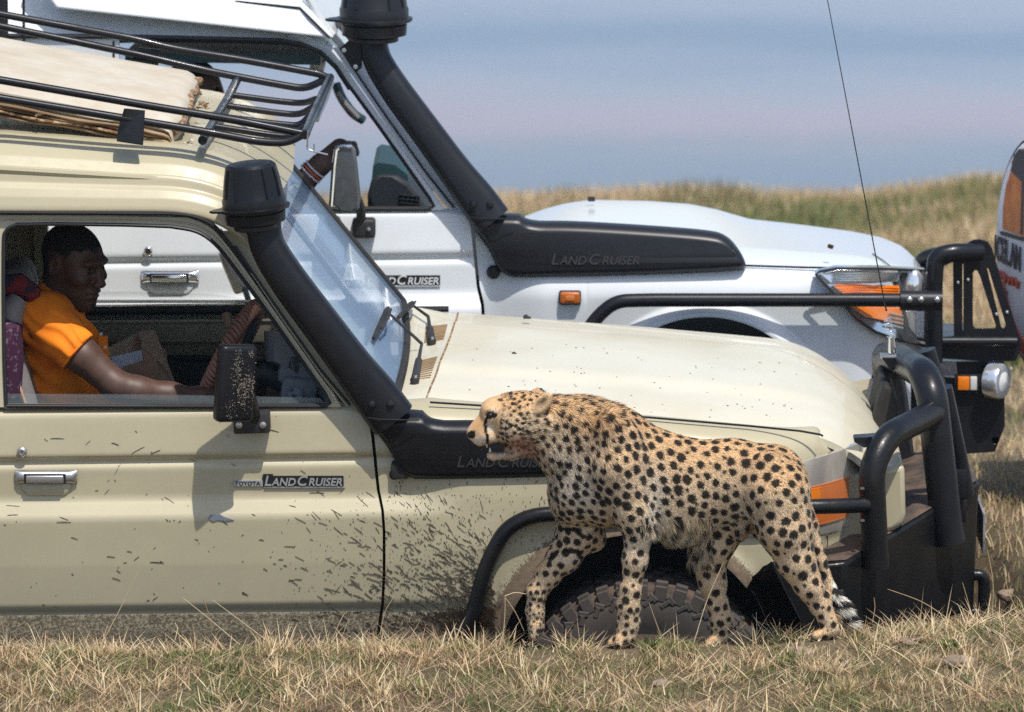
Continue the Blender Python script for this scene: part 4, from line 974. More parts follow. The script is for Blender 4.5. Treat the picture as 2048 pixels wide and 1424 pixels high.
for y in (.62, 1.05): mesh_obj('tow_shackle', *tube(fillet([P(1935, 1150, y), P(1968, 1150, y), P(1968, 1225, y), P(1935, 1225, y)], .02), .018, 10), 'bar_dirty', bp)
# bull bar
bb = mesh_obj('bull_bar', *tube(fillet([P(1900, 1085, .42), P(1893, 1050, .42), P(1864, 790, .42), P(1848, 748, .50), P(1796, 716, .95), P(1770, 712, 1.25), P(1785, 790, 1.27), P(1800, 930, 1.27)], .09), .047, 20), 'bar', B)
mesh_obj('corner_hoop', *tube(fillet([P(1752, 1135, .06), P(1746, 1010, .06), P(1742, 935, .06), P(1775, 872, .12), P(1872, 822, .42)], .07), .0385, 18), 'bar_dirty', bb)
mesh_obj('corner_hoop', *tube(fillet([P(1752, 945, 1.62), P(1746, 850, 1.62), P(1775, 720, 1.55), P(1780, 712, 1.27)], .07), .0385, 14), 'bar', bb)
mesh_obj('brace', *tube([P(1885, 775, .50), P(1912, 900, .52), P(1930, 990, .55)], .030, 14), 'bar', bb)
mesh_obj('brace', *tube([P(1852, 700, 1.2), P(1882, 800, 1.2), P(1900, 930, 1.2)], .030, 12), 'bar', bb)
o = mesh_obj('lug', *plate([P(1708, 876, .10), P(1764, 872, .12), P(1764, 888, .12), P(1728, 896, .1), P(1708, 884, .1)], [], (0, .05, 0)), 'bar', bb); bevel_mod(o, .003)
mesh_obj('recovery_mount', *box(P(1916, 965, .52), (.045, .05, .09), .006), 'bar', bb); mesh_obj('recovery_mount', *box(P(1922, 1018, .54), (.03, .05, .07), .005), 'bar', bb)
for v in (978, 1042): mesh_obj('bolt', *revolve([(.007, 0), (.007, .012), (0, .013)], 6, P(1728, v, .02), 'Y', Matrix.Rotation(R(-80), 3, 'Z')), 'trim', bb)
# antenna on the top bar
ab = P(1782, 706, .78)
an = mesh_obj('antenna', *tube([P(1773, 622, .78), P(1768, 600, .78), P(1655, 0, .80), P(1600, -300, .80)], [.0032, .0022, .0014, .001], 6), 'bar', B)
hp = []
for k in range(161):
    t_ = k/160; c_ = P(lerp(1783, 1774, t_), lerp(676, 634, t_), .78); a_ = t_*2*math.pi*8; r_ = .0135*(1-.25*t_); hp.append(c_+Vector((math.cos(a_)*r_, math.sin(a_)*r_, 0)))
mesh_obj('spring', *tube(hp, .0015, 6), 'chrome', an)
mesh_obj('stud', *tube([P(1784, 706, .78), P(1783, 672, .78)], [.012, .009], 10), 'chrome', an)
o = mesh_obj('mount', *box(P(1784, 712, .78), (.07, .05, .012), .003), 'dullmetal', an)
mesh_obj('mount_bracket', *plate([P(1764, 716, .75), P(1806, 716, .75), P(1802, 735, .75), P(1782, 742, .75)], [], (0, .06, 0)), 'bar', an)
# lift-up roof lid with torn edges
lidc = [(-420, 150), (-200, 180), (0, 214), (120, 234), (240, 254), (340, 270), (358, 268), (372, 240), (388, 200), (398, 178), (385, 166)]
def lid_pt(a, b):
    """a along the vehicle 0 rear..1 front, b across"""
    u = lerp(-420, 352, a); v = interp(u, [(-420, 122), (0, 200), (200, 236), (352, 262)]); y = .36
    p = P(u, v, y); far = P(lerp(-420, 352, a), v, y)
    q = Vector((p.x+.02, lerp(.36, 1.33, b), p.z))
    e = abs(2*b-1); q.z += .035*(1-e**4)+.0; t_ = max(0, (a-.96)/.04); q.z -= .02*t_**2; q.x -= .03*e**8*t_
    return q+Vector((0, 0, .02))
lid = mesh_obj('roof_lid', *thicken(*grid(lid_pt, 60, 30), (0, 0, -.035)), 'canvas', B, sharp=60)
for k, (dz, dy, mt) in enumerate(((-.022, -.012, 'canvas'), (-.036, -.018, 'wood'), (-.046, -.010, 'wood'), (-.056, -.016, 'rust'), (-.068, -.008, 'wood'))):
    pts = [lid_pt(a, 0)+Vector((0, dy+.004*math.sin(a*37+k*2), dz+.003*math.sin(a*23+k))) for a in np.linspace(0, .995, 46)]
    V = []
    for p in pts: V += [p+Vector((0, 0, .0045)), p+Vector((0, -.004, 0)), p+Vector((0, 0, -.0045)), p+Vector((0, .05, -.004)), p+Vector((0, .05, .004))]
    F = [(i*5+j, i*5+(j+1) % 5, (i+1)*5+(j+1) % 5, (i+1)*5+j) for i in range(45) for j in range(5)]
    mesh_obj('lid_layer', V, F, mt, lid)
fr = [lid_pt(.995, b)+Vector((.004+.006*math.sin(b*23), 0, -.012+.006*math.sin(b*17))) for b in np.linspace(0, 1, 30)]
mesh_obj('torn_edge', *tube(fr, [.010+.004*math.sin(i*1.7) for i in range(30)], 7), 'rust', lid)
for p, s in ((P(392, 184, .95), .016), (P(402, 208, .8), .012), (P(352, 250, .40), .014), (P(380, 282, .36), .014), (P(78, 228, .33), .010), (P(430, 224, .95), .013), (P(2, 95, 1.2), .010), (P(405, 214, .7), .012)):
    mb = MB()
    for k in range(9):
        a_ = rr_.uniform(0, 6.28); q_ = p+Vector((rr_.gauss(0, s*.7), rr_.gauss(0, s), rr_.gauss(0, s*.25))); d_ = Vector((math.cos(a_), math.sin(a_), rr_.uniform(-.4, .5)))*s*rr_.uniform(.5, 1.3); w_ = Vector((-math.sin(a_), math.cos(a_), .3))*s*rr_.uniform(.15, .4)
        mb.add(*thicken([q_-w_, q_+w_, q_+d_*.6+w_*.8+Vector((0, 0, s*.2)), q_+d_-w_*.2, q_+d_*.5-w_*.9], [(0, 1, 2, 3, 4)], (0, 0, -.003)))
    mb.obj('torn_tuft', rr_.choice(['rust', 'canvas', 'wood']), lid, smooth=False)
# roof rack
rk_r = .0118
def rail(pts, r=rk_r): return tube(fillet(pts, .06), r, 14)
rack = mesh_obj('roof_rack', *rail([P(-520, 70, .22), P(0, 160, .22), P(300, 212, .22), P(470, 240, .22), P(560, 258, .22), P(612, 268, .22)]), 'bar', B)
mesh_obj('rail', *rail([P(-520, 105, .20), P(0, 196, .20), P(250, 237, .20), P(420, 265, .20), P(520, 284, .21), P(575, 286, .21), P(615, 264, .22)]), 'bar', rack)
mesh_obj('rail', *rail([P(-520, -68, 1.45), P(0, 28, 1.45), P(270, 78, 1.45), P(340, 96, 1.45), P(500, 122, 1.45), P(640, 148, 1.45), P(660, 158, 1.45)]), 'bar', rack)
mesh_obj('rail', *rail([P(-520, -48, 1.45), P(0, 52, 1.45), P(290, 112, 1.45), P(420, 143, 1.45), P(540, 166, 1.45), P(610, 178, 1.45), P(648, 160, 1.45)]), 'bar', rack)
mesh_obj('front_bar', *tube([P(610, 270, .20), P(622, 240, .5), P(640, 200, .95), P(660, 155, 1.47)], .0135, 12), 'bar', rack)
mesh_obj('cross_bar', *tube([P(405, 281, .20), P(430, 240, .62), P(455, 198, 1.08), P(474, 160, 1.45)], .0135, 12), 'bar', rack)
for (u0, v0, y0, u1, v1, u2, v2, y2) in [(462, 190, 1.16, 560, 203, 632, 198, 1.10), (450, 211, .96, 555, 226, 628, 212, .92), (440, 233, .72, 555, 248, 622, 228, .72), (426, 252, .50, 540, 270, 612, 252, .48)]:
    mesh_obj('basket_bar', *rail([P(u0, v0, y0), P(u1, v1, y0), P(u1+45, v1+4, y0), P(u2, v2, y2)], .0100), 'bar', rack)
mesh_obj('worn_tube', *tube([P(664, 165, 1.4), P(652, 200, 1.1), P(634, 240, .8)], .0075, 8), 'dullmetal', rack)
mesh_obj('wire_hook', *tube(fillet([P(616, 262, .2), P(614, 298, .2), P(628, 303, .2), P(655, 309, .22)], .008), .0028, 6), 'dullmetal', rack)
mesh_obj('wire_hook', *tube([P(628, 303, .2), P(628, 288, .2)], .0022, 6), 'dullmetal', rack)
for (uc, vt, vb, y) in ((262, 217, 289, .19), (291, 95, 146, 1.46), (-240, 125, 200, .19)):
    bk = mesh_obj('bracket', *plate([P(uc-14, vt, y), P(uc+28, vt+4, y), P(uc+24, vb+2, y-.02), P(uc-29, vb-6, y-.02), P(uc-26, vb-32, y)], [], (0, .008, 0)), 'bar_dirty', rack); bevel_mod(bk, .002)
# interior: seat, dash, wheel, cartons
mesh_obj('instrument_hood', *thicken(*grid(lambda a, b: P(lerp(548, 650, a)-20*math.sin(math.pi*b), lerp(662, 745, 0)+lerp(0, 90, a*.9) - 12*math.sin(math.pi*a), lerp(.25, .72, b)), 12, 10), (.0, 0, -.09)), 'dash', B)
ds = mesh_obj('dashboard', *box(P(640, 800, .85), (.20, 1.34, .22), .03), 'dash_dark', B)
mesh_obj('binnacle', *box(P(600, 778, .40), (.105, .36, .135), .018, rotY(8)), 'dash', ds)
mesh_obj('binnacle_cap', *box(P(592, 712, .42), (.082, .34, .115), .025, rotY(14)), 'dash', ds)
mesh_obj('round_sticker', *revolve([(.022, 0), (.022, .001), (0, .001)], 20, P(590, 790, .205), 'Y'), pm('smudged_white', (.20, .24, .28), .7, var=(70, (.04, .05, .06), .45, .6)), ds)
mesh_obj('column', *tube([P(640, 790, .42), P(520, 740, .42)], [.045, .035], 14), 'dash_dark', B)
# steering wheel, braided cover
c0 = P(462, 706, .46); axis = Vector((.80, -.16, -.42)).normalized(); up_ = Vector((.42, 0, .9)); up_ = (up_-axis*up_.dot(axis)).normalized(); sd = axis.cross(up_)
rim_pts = [c0+(up_*math.cos(a)+sd*math.sin(a))*.158 for a in np.linspace(0, 2*math.pi, 73)]
stw = mesh_obj('steering_wheel', *tube(rim_pts, .0155, 10, False), 'braid_dark', B)
for s in range(3):
    pts = []
    for k in range(0, 541):
        a = 2*math.pi*k/540; c_ = c0+(up_*math.cos(a)+sd*math.sin(a))*.158; rd = (c_-c0).normalized(); th = a*24+s*2*math.pi/3; pts.append(c_+(rd*math.cos(th)+axis*math.sin(th))*.0165)
    mesh_obj('braid', *tube(pts, .0066, 6, False), 'braid', stw)
for a in (80, 200, 320): mesh_obj('spoke', *tube([c0+(up_*math.cos(R(a))+sd*math.sin(R(a)))*.15, c0+axis*.04], [.012, .016], 8), 'trim', stw)
mesh_obj('hub', *revolve([(.05, -.02), (.05, .02), (.03, .035), (0, .036)], 20, c0+axis*.035, 'Z', Vector((0, 0, 1)).rotation_difference(-axis).to_matrix()), 'trim', stw)
mesh_obj('tassel', *tube([P(452, 628, .52), P(458, 650, .50), P(463, 668, .5)], [.015, .013, .006], 7), 'wood', stw)
# cartons on the far seat
def carton(u0, v0, u1, v1, u2, v2, u3, v3, y, mt, name='carton_flap', par=None):
    o = mesh_obj(name, *plate([P(u0, v0, y[0]), P(u1, v1, y[1]), P(u2, v2, y[2]), P(u3, v3, y[3])], [], (.002, .004, .003)), mt, par, smooth=False); return o
cb = thing('cardboard_carton', P(280, 800, 1.1), 'open brown cardboard carton on the seat beside the orange-shirted driver', 'carton')
carton(206, 702, 280, 664, 300, 740, 225, 790, (.95, 1.25, 1.3, .95), 'card', 'side', cb); carton(276, 666, 308, 662, 352, 775, 320, 790, (1.2, 1.25, 1.2, 1.1), 'card', 'side', cb)
carton(282, 690, 325, 728, 350, 768, 300, 775, (.85, .86, .88, .85), 'card', 'flap', cb); carton(245, 735, 310, 716, 322, 790, 250, 800, (.84, .84, .84, .84), 'card', 'side', cb)
carton(222, 716, 282, 702, 284, 724, 236, 738, (.95, 1.0, .98, .93), 'paper', 'papers', cb); carton(200, 700, 330, 700, 345, 820, 200, 820, (1.28, 1.28, 1.28, 1.28), 'card', 'side', cb)
# seat
st_ = mesh_obj('driver_seat', *box(P(18, 735, .5), (.16, .46, .58), .06, rotY(-16), 4), 'greyvinyl', B)
mesh_obj('seat_side', *tube([P(18, 690, .30), P(22, 620, .30), P(36, 600, .32)], [.035, .04, .03], 12), 'greyvinyl', st_)
hr = mesh_obj('headrest', *box(P(32, 585, .50), (.12, .30, .17), .05, rotY(-14), 4), 'greyvinyl', st_)
mesh_obj('seat_cloth', *tube([P(2, 570, .33), P(38, 568, .33), P(62, 585, .34), P(70, 615, .36)], [.03, .034, .03, .02], 12), 'redcloth', st_)
mesh_obj('seat_cover', *tube([P(-10, 640, .29), P(16, 660, .27), P(20, 720, .27), P(15, 790, .27)], [.03, .045, .04, .04], 12), 'purple', st_)
mesh_obj('door_pocket', *plate([P(12, 705, .30), P(24, 702, .30), P(52, 806, .28), P(14, 806, .28)], [], (0, .02, 0)), 'inner', st_)
mesh_obj('seat_belt', *tube([P(14, 705, .26), P(34, 760, .26), P(50, 806, .26)], .006, 6), 'card', st_)
# far-side mirror seen through the cab, sun visor
fm_ = mesh_obj('wing_mirror', *box(P(470, 540, W+.10), (.062, .05, .15), .018, rotY(-22), 3), 'dullmetal', B)
mesh_obj('mirror_arm', *tube([P(487, 570, W+.1), P(500, 610, W+.0)], .010, 8), 'trim', fm_)
# ================================================================== white safari vehicle behind
refB = P(761, 798, .03); refW = P(961, 404, 2.08); KW, ROLL = 1.045, R(4.0)
def offW(v):
    d = (Vector(v)-refB)*KW; return refW+Vector((d.x, d.y*math.cos(ROLL)+d.z*math.sin(ROLL), d.z*math.cos(ROLL)-d.y*math.sin(ROLL)))
WH = thing('safari_vehicle', Vector((refW.x+.5, 2.8, .2)), 'clean white safari vehicle with a tall black snorkel parked behind the beige one', 'vehicle')
MW = 'white'
V, F = side_sheet(lambda z: P(-95, 900, 0).x, lambda z: gapx(z)-.0035, lambda X: ZTOP+zt(X), lambda X: ZBOT+zt(X), 60, 110)
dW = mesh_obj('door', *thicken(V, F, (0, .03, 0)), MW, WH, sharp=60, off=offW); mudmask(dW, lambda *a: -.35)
FO2 = [(-92, 815), (-94, 640), (-94, 430)]+FRAME_OUT[3:]
WIN2 = [np.array(p, float) for p in [(-32, 812), (-34, 700), (-36, 500), (-34, 462), (-20, 449)]]+WIN[17:]
o = mesh_obj('window_frame', *plate([PF(*p) for p in FO2], [[PF(*p) for p in WIN2]], (0, .035, 0)), MW, dW, sharp=30, off=offW); bevel_mod(o, .006, 3)
mesh_obj('window_seal', *tube([PF(p[0], p[1], -.004) for p in WIN2]+[PF(*WIN2[0], -.004)], .0055, 8), 'seal', dW, off=offW)
mesh_obj('sill_strip', *tube([P(-30, 812, .036), P(300, 812, .034), P(655, 811, .034)], .0065, 8), 'rubber', dW, off=offW)
handle_at(dW, P(92, 958, .008)+Vector((-.0, 0, 0)), offW, False); lock_at(dW, P(44, 904, .008), offW, False)
badge_at(dW, P(672, 972, 0).x, P(600, 974, .01).z, .0135, 220/700, offW, False)
V, F = side_sheet(lambda z: -2.31, lambda z: P(-99, 900, 0).x, lambda X: ZTOP+zt(X), lambda X: ZBOT+zt(X), 20, 110)
o = mesh_obj('rear_side', *thicken(V, F, (0, .03, 0)), MW, WH, sharp=60, off=offW); mudmask(o, lambda *a: -.35)
o = mesh_obj('cab_side', *plate([PF(-99, 815), PF(-97, 430), P(-700, 428, .136), P(-700, 815, .036)], [], (0, .03, 0)), MW, WH, sharp=30, off=offW)
# wing with flared arch
AW = (1412, 868); AWr = 234.0
def wz(v, y=2.08): return zof(v, y)
def wing_w(u, b):
    top = interp(u, [(955, 425), (1040, 470), (1480, 531), (1640, 535), (1700, 540), (1850, 548)]); bot = 1010.0
    if abs(u-AW[0]) < AWr: bot = AW[1]-math.sqrt(AWr**2-(u-AW[0])**2)
    elif u > AW[0]: bot = 870
    v = lerp(top, bot, b); y = 2.098+.04*max(0, 1-b*9)**2-.080*sstep(v, 480, 600)*(.35+.65*sstep(u, 965, 1100))+.012*sstep(v, 760, 1010)
    d = math.hypot(u-AW[0], v-AW[1])-AWr; y -= .042*(1-sstep(d, 4, 34))*(u > 1100)
    if u > 1680: y += .16*((u-1680)/170)**2
    lp = offW(Vector((Xof(768)+.004, 0, 1.0))).x; p = P(u, v, y)
    return p
us = sorted(list(np.linspace(962, 1170, 26))+[AW[0]-AWr*math.cos(a) for a in np.linspace(.02, math.pi-.02, 70)]+list(np.linspace(1652, 1852, 30)))
gW = [offW(P(u, v, 0)) for u, v in GAP]
V = []; nb_ = 60
for i, u in enumerate(us):
    for j in range(nb_+1):
        p = wing_w(u, j/nb_)
        if u < 1010:
            gx_ = np.interp(p.z, [q.z for q in gW][::-1], [q.x for q in gW][::-1])+.006; x0 = P(962, 500, 2.08).x; x1 = P(1010, 500, 2.08).x
            p.x = lerp(gx_, x1, (p.x-x0)/(x1-x0))
        V.append(p)
F = [(i*(nb_+1)+j, (i+1)*(nb_+1)+j, (i+1)*(nb_+1)+j+1, i*(nb_+1)+j+1) for i in range(len(us)-1) for j in range(nb_)]
wW = mesh_obj('front_wing', *thicken(V, F, (0, .02, 0)), MW, WH, sharp=70)
mudmask(wW, lambda X, y, z: -.35)
dk = MB(); dk.add(*box(P(1412, 790, 2.75), (.9, .9, .5))); dk.add(*box(P(900, 640, 2.75), (.6, 1.2, .5))); dk.add(*box(P(300, 830, 2.9), (2.6, 1.4, .08)))
dk.obj('chassis', 'dark', WH, smooth=False)
o = mesh_obj('marker_lamp', *box(P(1140, 595, 2.018), (.072, .03, .046), .010, None, 3), 'rubber', WH)
mesh_obj('amber_lens', *box(P(1140, 595, 2.008), (.064, .03, .038), .008, None, 3), pm('amber_marker', (.50, .12, .012), .2, coat=.6, bmp=(200, .2)), o)
mesh_obj('amber_core', *box(P(1140, 596, 1.9965), (.030, .012, .018), .003, None, 2), pm('amber_core', (.62, .20, .05), .4), o)
# bonnet
SILW = [(1018, 448), (1040, 437), (1090, 418), (1130, 407), (1180, 399.5), (1300, 402), (1380, 408), (1430, 418), (1500, 438), (1600, 449), (1700, 462), (1760, 474), (1800, 490), (1825, 510), (1842, 534)]
NEAW = [(1018, 500), (1040, 505), (1480, 530), (1700, 535), (1842, 545)]
def bonW(a, b):
    u = lerp(1018, 1842, a); vs = interp(u, SILW); vn = interp(u, NEAW); t_ = max(0, (a-.86)/.14)
    pn = P(u, vn, 2.10+.16*t_**2); pf = P(u, vs, 3.45-.5*t_**2); p = pn.lerp(pf, b)
    e = b*(1-b)*4; sh = .045*math.sin(min(1, b*5)*math.pi/2)*(1-b)**.6*(1-t_); p.z += sh*(1-.6*a)
    p.z -= .0*e; return p
bW = mesh_obj('bonnet', *thicken(*grid(bonW, 60, 40), (0, 0, -.02)), pm('white_paint_sunlit', (.80, .82, .84), .2, coat=.5, bmp=(120, .03)), WH, sharp=60)  # brighter copy of the white paint, sunlight put into the colour
mesh_obj('shut_line', *tube([P(u, v+1.5, 2.075) for u, v in [(1470, 529), (1600, 533), (1700, 535), (1790, 538)]], .0035, 6), 'seal', bW)
mesh_obj('corner_seam', *tube([bonW((1745-1018)/824, .30)+Vector((0, 0, .002)), bonW((1765-1018)/824, .15)+Vector((0, -.001, .004)), P(1788, 538, 2.125)], .002, 6), 'seal', bW)
mesh_obj('washer_jet', *box(P(1183, 398, 3.2), (.026, .02, .016), .005), 'rubber', bW)
p = P(1661, 493, 2.14); mesh_obj('mud_blob', *box(p, (.020, .012, .014), .005, rotY(20)), 'mudfleck', bW)
# head lamp: housing, lens, amber, reflector
def hw(u, v, d=0): return P(u, v, 1.988+.16*max(0, (u-1680)/170)**2+d)
hl = mesh_obj('head_lamp', *plate([hw(*q, 0) for q in [(1630, 547), (1640, 543), (1672, 536), (1760, 536), (1850, 541), (1852, 620), (1850, 692), (1800, 681), (1752, 664), (1715, 640), (1690, 612), (1664, 582)]], [], (0, .05, 0)), 'chrome', WH, sharp=30)
def flat(name, pts, d, th, mt, par, bev=.003):
    o = mesh_obj(name, *plate([hw(*q, d) for q in pts], [], (0, th, 0)), mt, par, sharp=30); bevel_mod(o, bev, 2); return o
flat('reflector', [(1640, 549), (1676, 540), (1795, 540), (1800, 562), (1660, 566)], -.004, .01, 'lampwhite', hl)
for k in range(5): mesh_obj('flute', *tube([hw(1668-k*1, 545+k*4.4, -.006), hw(1796, 545+k*4.4, -.006)], .0022, 6), 'bolt', hl)
flat('indicator', [(1666, 573), (1674, 568), (1798, 572), (1802, 600), (1690, 592)], -.010, .012, 'orange', hl)
flat('indicator', [(1698, 612), (1802, 616), (1808, 646), (1790, 646), (1730, 634)], -.010, .012, 'orange', hl)
for k in range(5): mesh_obj('amber_rib', *tube([hw(1678+k*5, 573+k*5, -.0115), hw(1798, 576+k*5, -.0115)], .0016, 6), 'orange', hl)
flat('dark_surround', [(1802, 545), (1852, 546), (1852, 685), (1812, 672)], -.006, .01, 'trim', hl)
mesh_obj('main_beam', *revolve([(.055, 0), (.052, .008), (.035, .018), (0, .022)], 24, hw(1828, 572, -.02), 'Y', Matrix.Diagonal((.62, 1, 1)).to_3x3()), 'lampwhite', hl)
flat('white_reflection', [(1812, 622), (1849, 622), (1848, 678), (1836, 676), (1818, 655)], -.012, .01, 'lampwhite', hl)  # white plate standing in for a reflection low in the lamp
for k in range(4): mesh_obj('flute', *tube([hw(1778, 626+k*8, -.012), hw(1806, 632+k*8, -.012)], .003, 6), 'lampwhite', hl)
mesh_obj('lamp_glass', *plate([hw(*q, -.03) for q in [(1632, 547), (1672, 536), (1850, 541), (1850, 692), (1800, 681), (1752, 664), (1690, 612)]], [], (0, .004, 0)), 'lampglass', hl, smooth=False)
mesh_obj('lamp_edge', *tube([hw(u, v, -.028) for u, v in [(1850, 541), (1760, 537), (1672, 537), (1640, 543), (1631, 548), (1664, 582), (1690, 612), (1715, 640), (1752, 664), (1800, 681), (1850, 691)]], .0045, 6), 'trim', hl)
# snorkel, pipes
snW, LW, mtW = snorkel_at(WH, refB, offW, False)
rain_cap(snW, LW, mtW, None, P(748, 14, 2.08), 1.22, 0)
o = mesh_obj('pillar_bracket', *plate([P(678, 98, 2.10), P(706, 74, 2.10), P(724, 82, 2.10), P(724, 135, 2.10), P(712, 146, 2.10)], [], (0, .012, 0)), 'bar', snW); bevel_mod(o, .003)
for u, v in ((688, 100), (711, 133)): mesh_obj('bolt', *revolve([(.008, 0), (.008, .006), (0, .007)], 6, P(u, v, 2.10), 'Y'), 'bolt', snW)
# screen, pillars and roof
offp = lambda V: [offW(v) for v in V]
def screenW(a, b): p = nb.lerp(nt_, b); q_ = Vector((p.x-.13, W-.2, p.z)); return p.lerp(q_, a)+Vector((-.015, 0, 0))
V, F = thicken(*grid(screenW, 16, 8), (-.006, 0, -.004)); wsW = mesh_obj('windscreen', V, F, 'glass', WH, off=offW)
mesh_obj('screen_rubber', *tube([screenW(0, t_) for t_ in np.linspace(0, 1, 8)]+[screenW(t_, 1) for t_ in np.linspace(.1, 1, 8)], .011, 8), 'rubber', wsW, off=offW)
V = []
for i, (u, v) in enumerate(pa):
    p0 = PF(u, v, .004); p1 = nb.lerp(nt_, min(1, max(0, (p0.z-nb.z)/(nt_.z-nb.z))))
    V += [p0+Vector((0, .05, 0)), p0, p0.lerp(p1, .5)+Vector((.012, -.012, 0)), p1+Vector((-.005, -.008, 0)), p1+Vector((-.03, .05, -.01))]
F = [(i*5+j, i*5+j+1, i*5+j+6, i*5+j+5) for i in range(len(pa)-1) for j in range(4)]
plW = mesh_obj('pillar', V, F, MW, WH, sharp=50, off=offW); mudmask(plW, lambda *a: -.35)
mesh_obj('pillar_groove', *tube([PF(u, v, -.006) for u, v in [(704, 810), (640, 729), (560, 616), (505, 536), (470, 484)]], .0035, 6), 'seal', plW, off=offW)
def roofW(a, b):
    """gutter up to the lid, and forward round the brow"""
    u = lerp(-700, 700, a); v0 = interp(u, [(-700, 66), (240, 73), (560, 80), (620, 92), (660, 118), (700, 165)])
    v1 = interp(u, [(-700, -50), (100, 0), (560, 40), (640, 70), (672, 96), (712, 150)])
    return P(u, lerp(v0, v1, b), 2.19+.10*b+.03*sstep(u, 560, 700))
rW = mesh_obj('roof', *thicken(*grid(roofW, 60, 8), (0, .03, 0)), MW, WH, sharp=60); mudmask(rW, lambda *a: -.35)
mesh_obj('roof_top', *thicken(*grid(lambda a, b: roofW(a, 1)+Vector((0, 1.4*b, .03*math.sin(math.pi*b)-.09*b)), 30, 8), (0, 0, -.02)), MW, rW)
mesh_obj('gutter', *tube([P(u, v, 2.178) for u, v in [(-700, 68), (240, 73), (560, 81), (600, 88), (640, 104), (672, 135), (700, 178)]], .008, 8), 'seal', rW)
lW = mesh_obj('roof_lid', *thicken(*grid(lambda a, b: P(lerp(112-60*b, lerp(672, 596, b), a), lerp(lerp(17, 78, a), lerp(-70, -8, a), b), 2.135+.07*b), 20, 6), (0, 1.3, -.05)), MW, WH, sharp=30); bevel_mod(lW, .01, 3); mudmask(lW, lambda *a: -.35)
mesh_obj('brow', *tube(fillet([P(612, -12, 2.2), P(640, 40, 2.2), P(690, 100, 2.2)], .03), .012, 8), MW, rW)
mesh_obj('roof_edge', *tube([P(470, 3, 2.185), P(600, 16, 2.18), P(618, 34, 2.16), P(660, 76, 2.13)], .004, 6), 'seal', rW)
mesh_obj('door_post', *tube([P(6, -20, 2.16), P(8, 130, 2.15)], .016, 10), 'seal', WH)
mesh_obj('door_gap', *tube([P(47, -20, 2.162), P(48, 120, 2.15)], .0045, 8), 'seal', WH)
mesh_obj('door_gap', *tube([P(227, 82, 2.15), P(228, 300, 2.13)], .004, 8), 'seal', WH)
mesh_obj('cab_side', *thicken(*grid(lambda a, b: P(lerp(-700, 238, a), lerp(72, 330, b), lerp(2.185, 2.15, b)), 6, 6), (0, .03, 0)), MW, WH, smooth=False)
mesh_obj('headlining', *thicken(*grid(lambda a, b: P(lerp(250, 640, a), lerp(104, 112, a), 2.3)+Vector((0, 1.3*b, -.10*b)), 6, 4), (0, 0, -.03)), 'teal', WH)
# inside: dash, grip, mirror
ds = mesh_obj('dashboard', *plate([P(u, v, 2.45) for u, v in [(735, 432), (735, 390), (742, 362), (755, 350), (795, 352), (815, 365), (850, 410), (862, 432)]], [], (0, .85, -.06)), 'dash_dark', WH, sharp=40); bevel_mod(ds, .012, 3)
mesh_obj('binnacle', *plate([P(u, v, 2.50) for u, v in [(742, 372), (746, 332), (756, 325), (790, 330), (815, 350), (818, 366)]], [], (0, .5, -.02)), 'teal', ds, sharp=40)
mb = MB()
for k in range(4): mb.add(*box(P(806+k*9, 399, 2.442), (.003, .01, .028), .0005, rotY(10)))
for k in range(3): mb.add(*box(P(818, 391+k*8, 2.441), (.064, .01, .003), .0005, rotY(6)))
mesh_obj('vent', *box(P(818, 399, 2.448), (.07, .012, .034), .004, rotY(6)), 'dark', ds); mb.obj('vent_grid', 'dash_dark', ds)
mesh_obj('grab_handle', *tube(fillet([P(672, 168, 3.3), P(682, 195, 3.28), P(706, 228, 3.28), P(726, 240, 3.3)], .03), .017, 10), 'teal', WH)
mesh_obj('grab_handle_cap', *tube([P(674, 186, 3.2), P(690, 208, 3.2), P(716, 236, 3.2)], .010, 8), 'greyvinyl', WH)
mesh_obj('interior_mirror', *box(P(636, 126, 2.7), (.05, .14, .04), .008, rotY(10)), 'dullmetal', WH)
# wing mirror
mW = mesh_obj('wing_mirror', *plate([P(u, v, 1.93) for u, v in [(668, 300), (676, 294), (700, 293), (710, 300), (714, 330), (721, 400), (718, 418), (705, 424), (676, 420), (666, 410)]], [], (0, .05, 0)), 'mirrorback', WH, sharp=30); bevel_mod(mW, .008, 3)
mesh_obj('chrome_edge', *tube([P(662, 412, 1.93), P(668, 330, 1.93), P(672, 300, 1.93), P(682, 292, 1.93), P(704, 293, 1.93)], .0075, 8), 'chrome', mW)
mesh_obj('mirror_base', *box(P(728, 455, 2.045), (.075, .06, .062), .012, None, 3), 'trim', mW)
mesh_obj('mirror_arm', *tube([P(722, 440, 2.03), P(722, 415, 2.0), P(716, 396, 1.97)], [.017, .014, .012], 10), 'trim', mW)
mesh_obj('bolt', *revolve([(.007, 0), (.007, .004), (0, .005)], 8, P(737, 458, 2.012), 'Y'), 'bolt', mW)
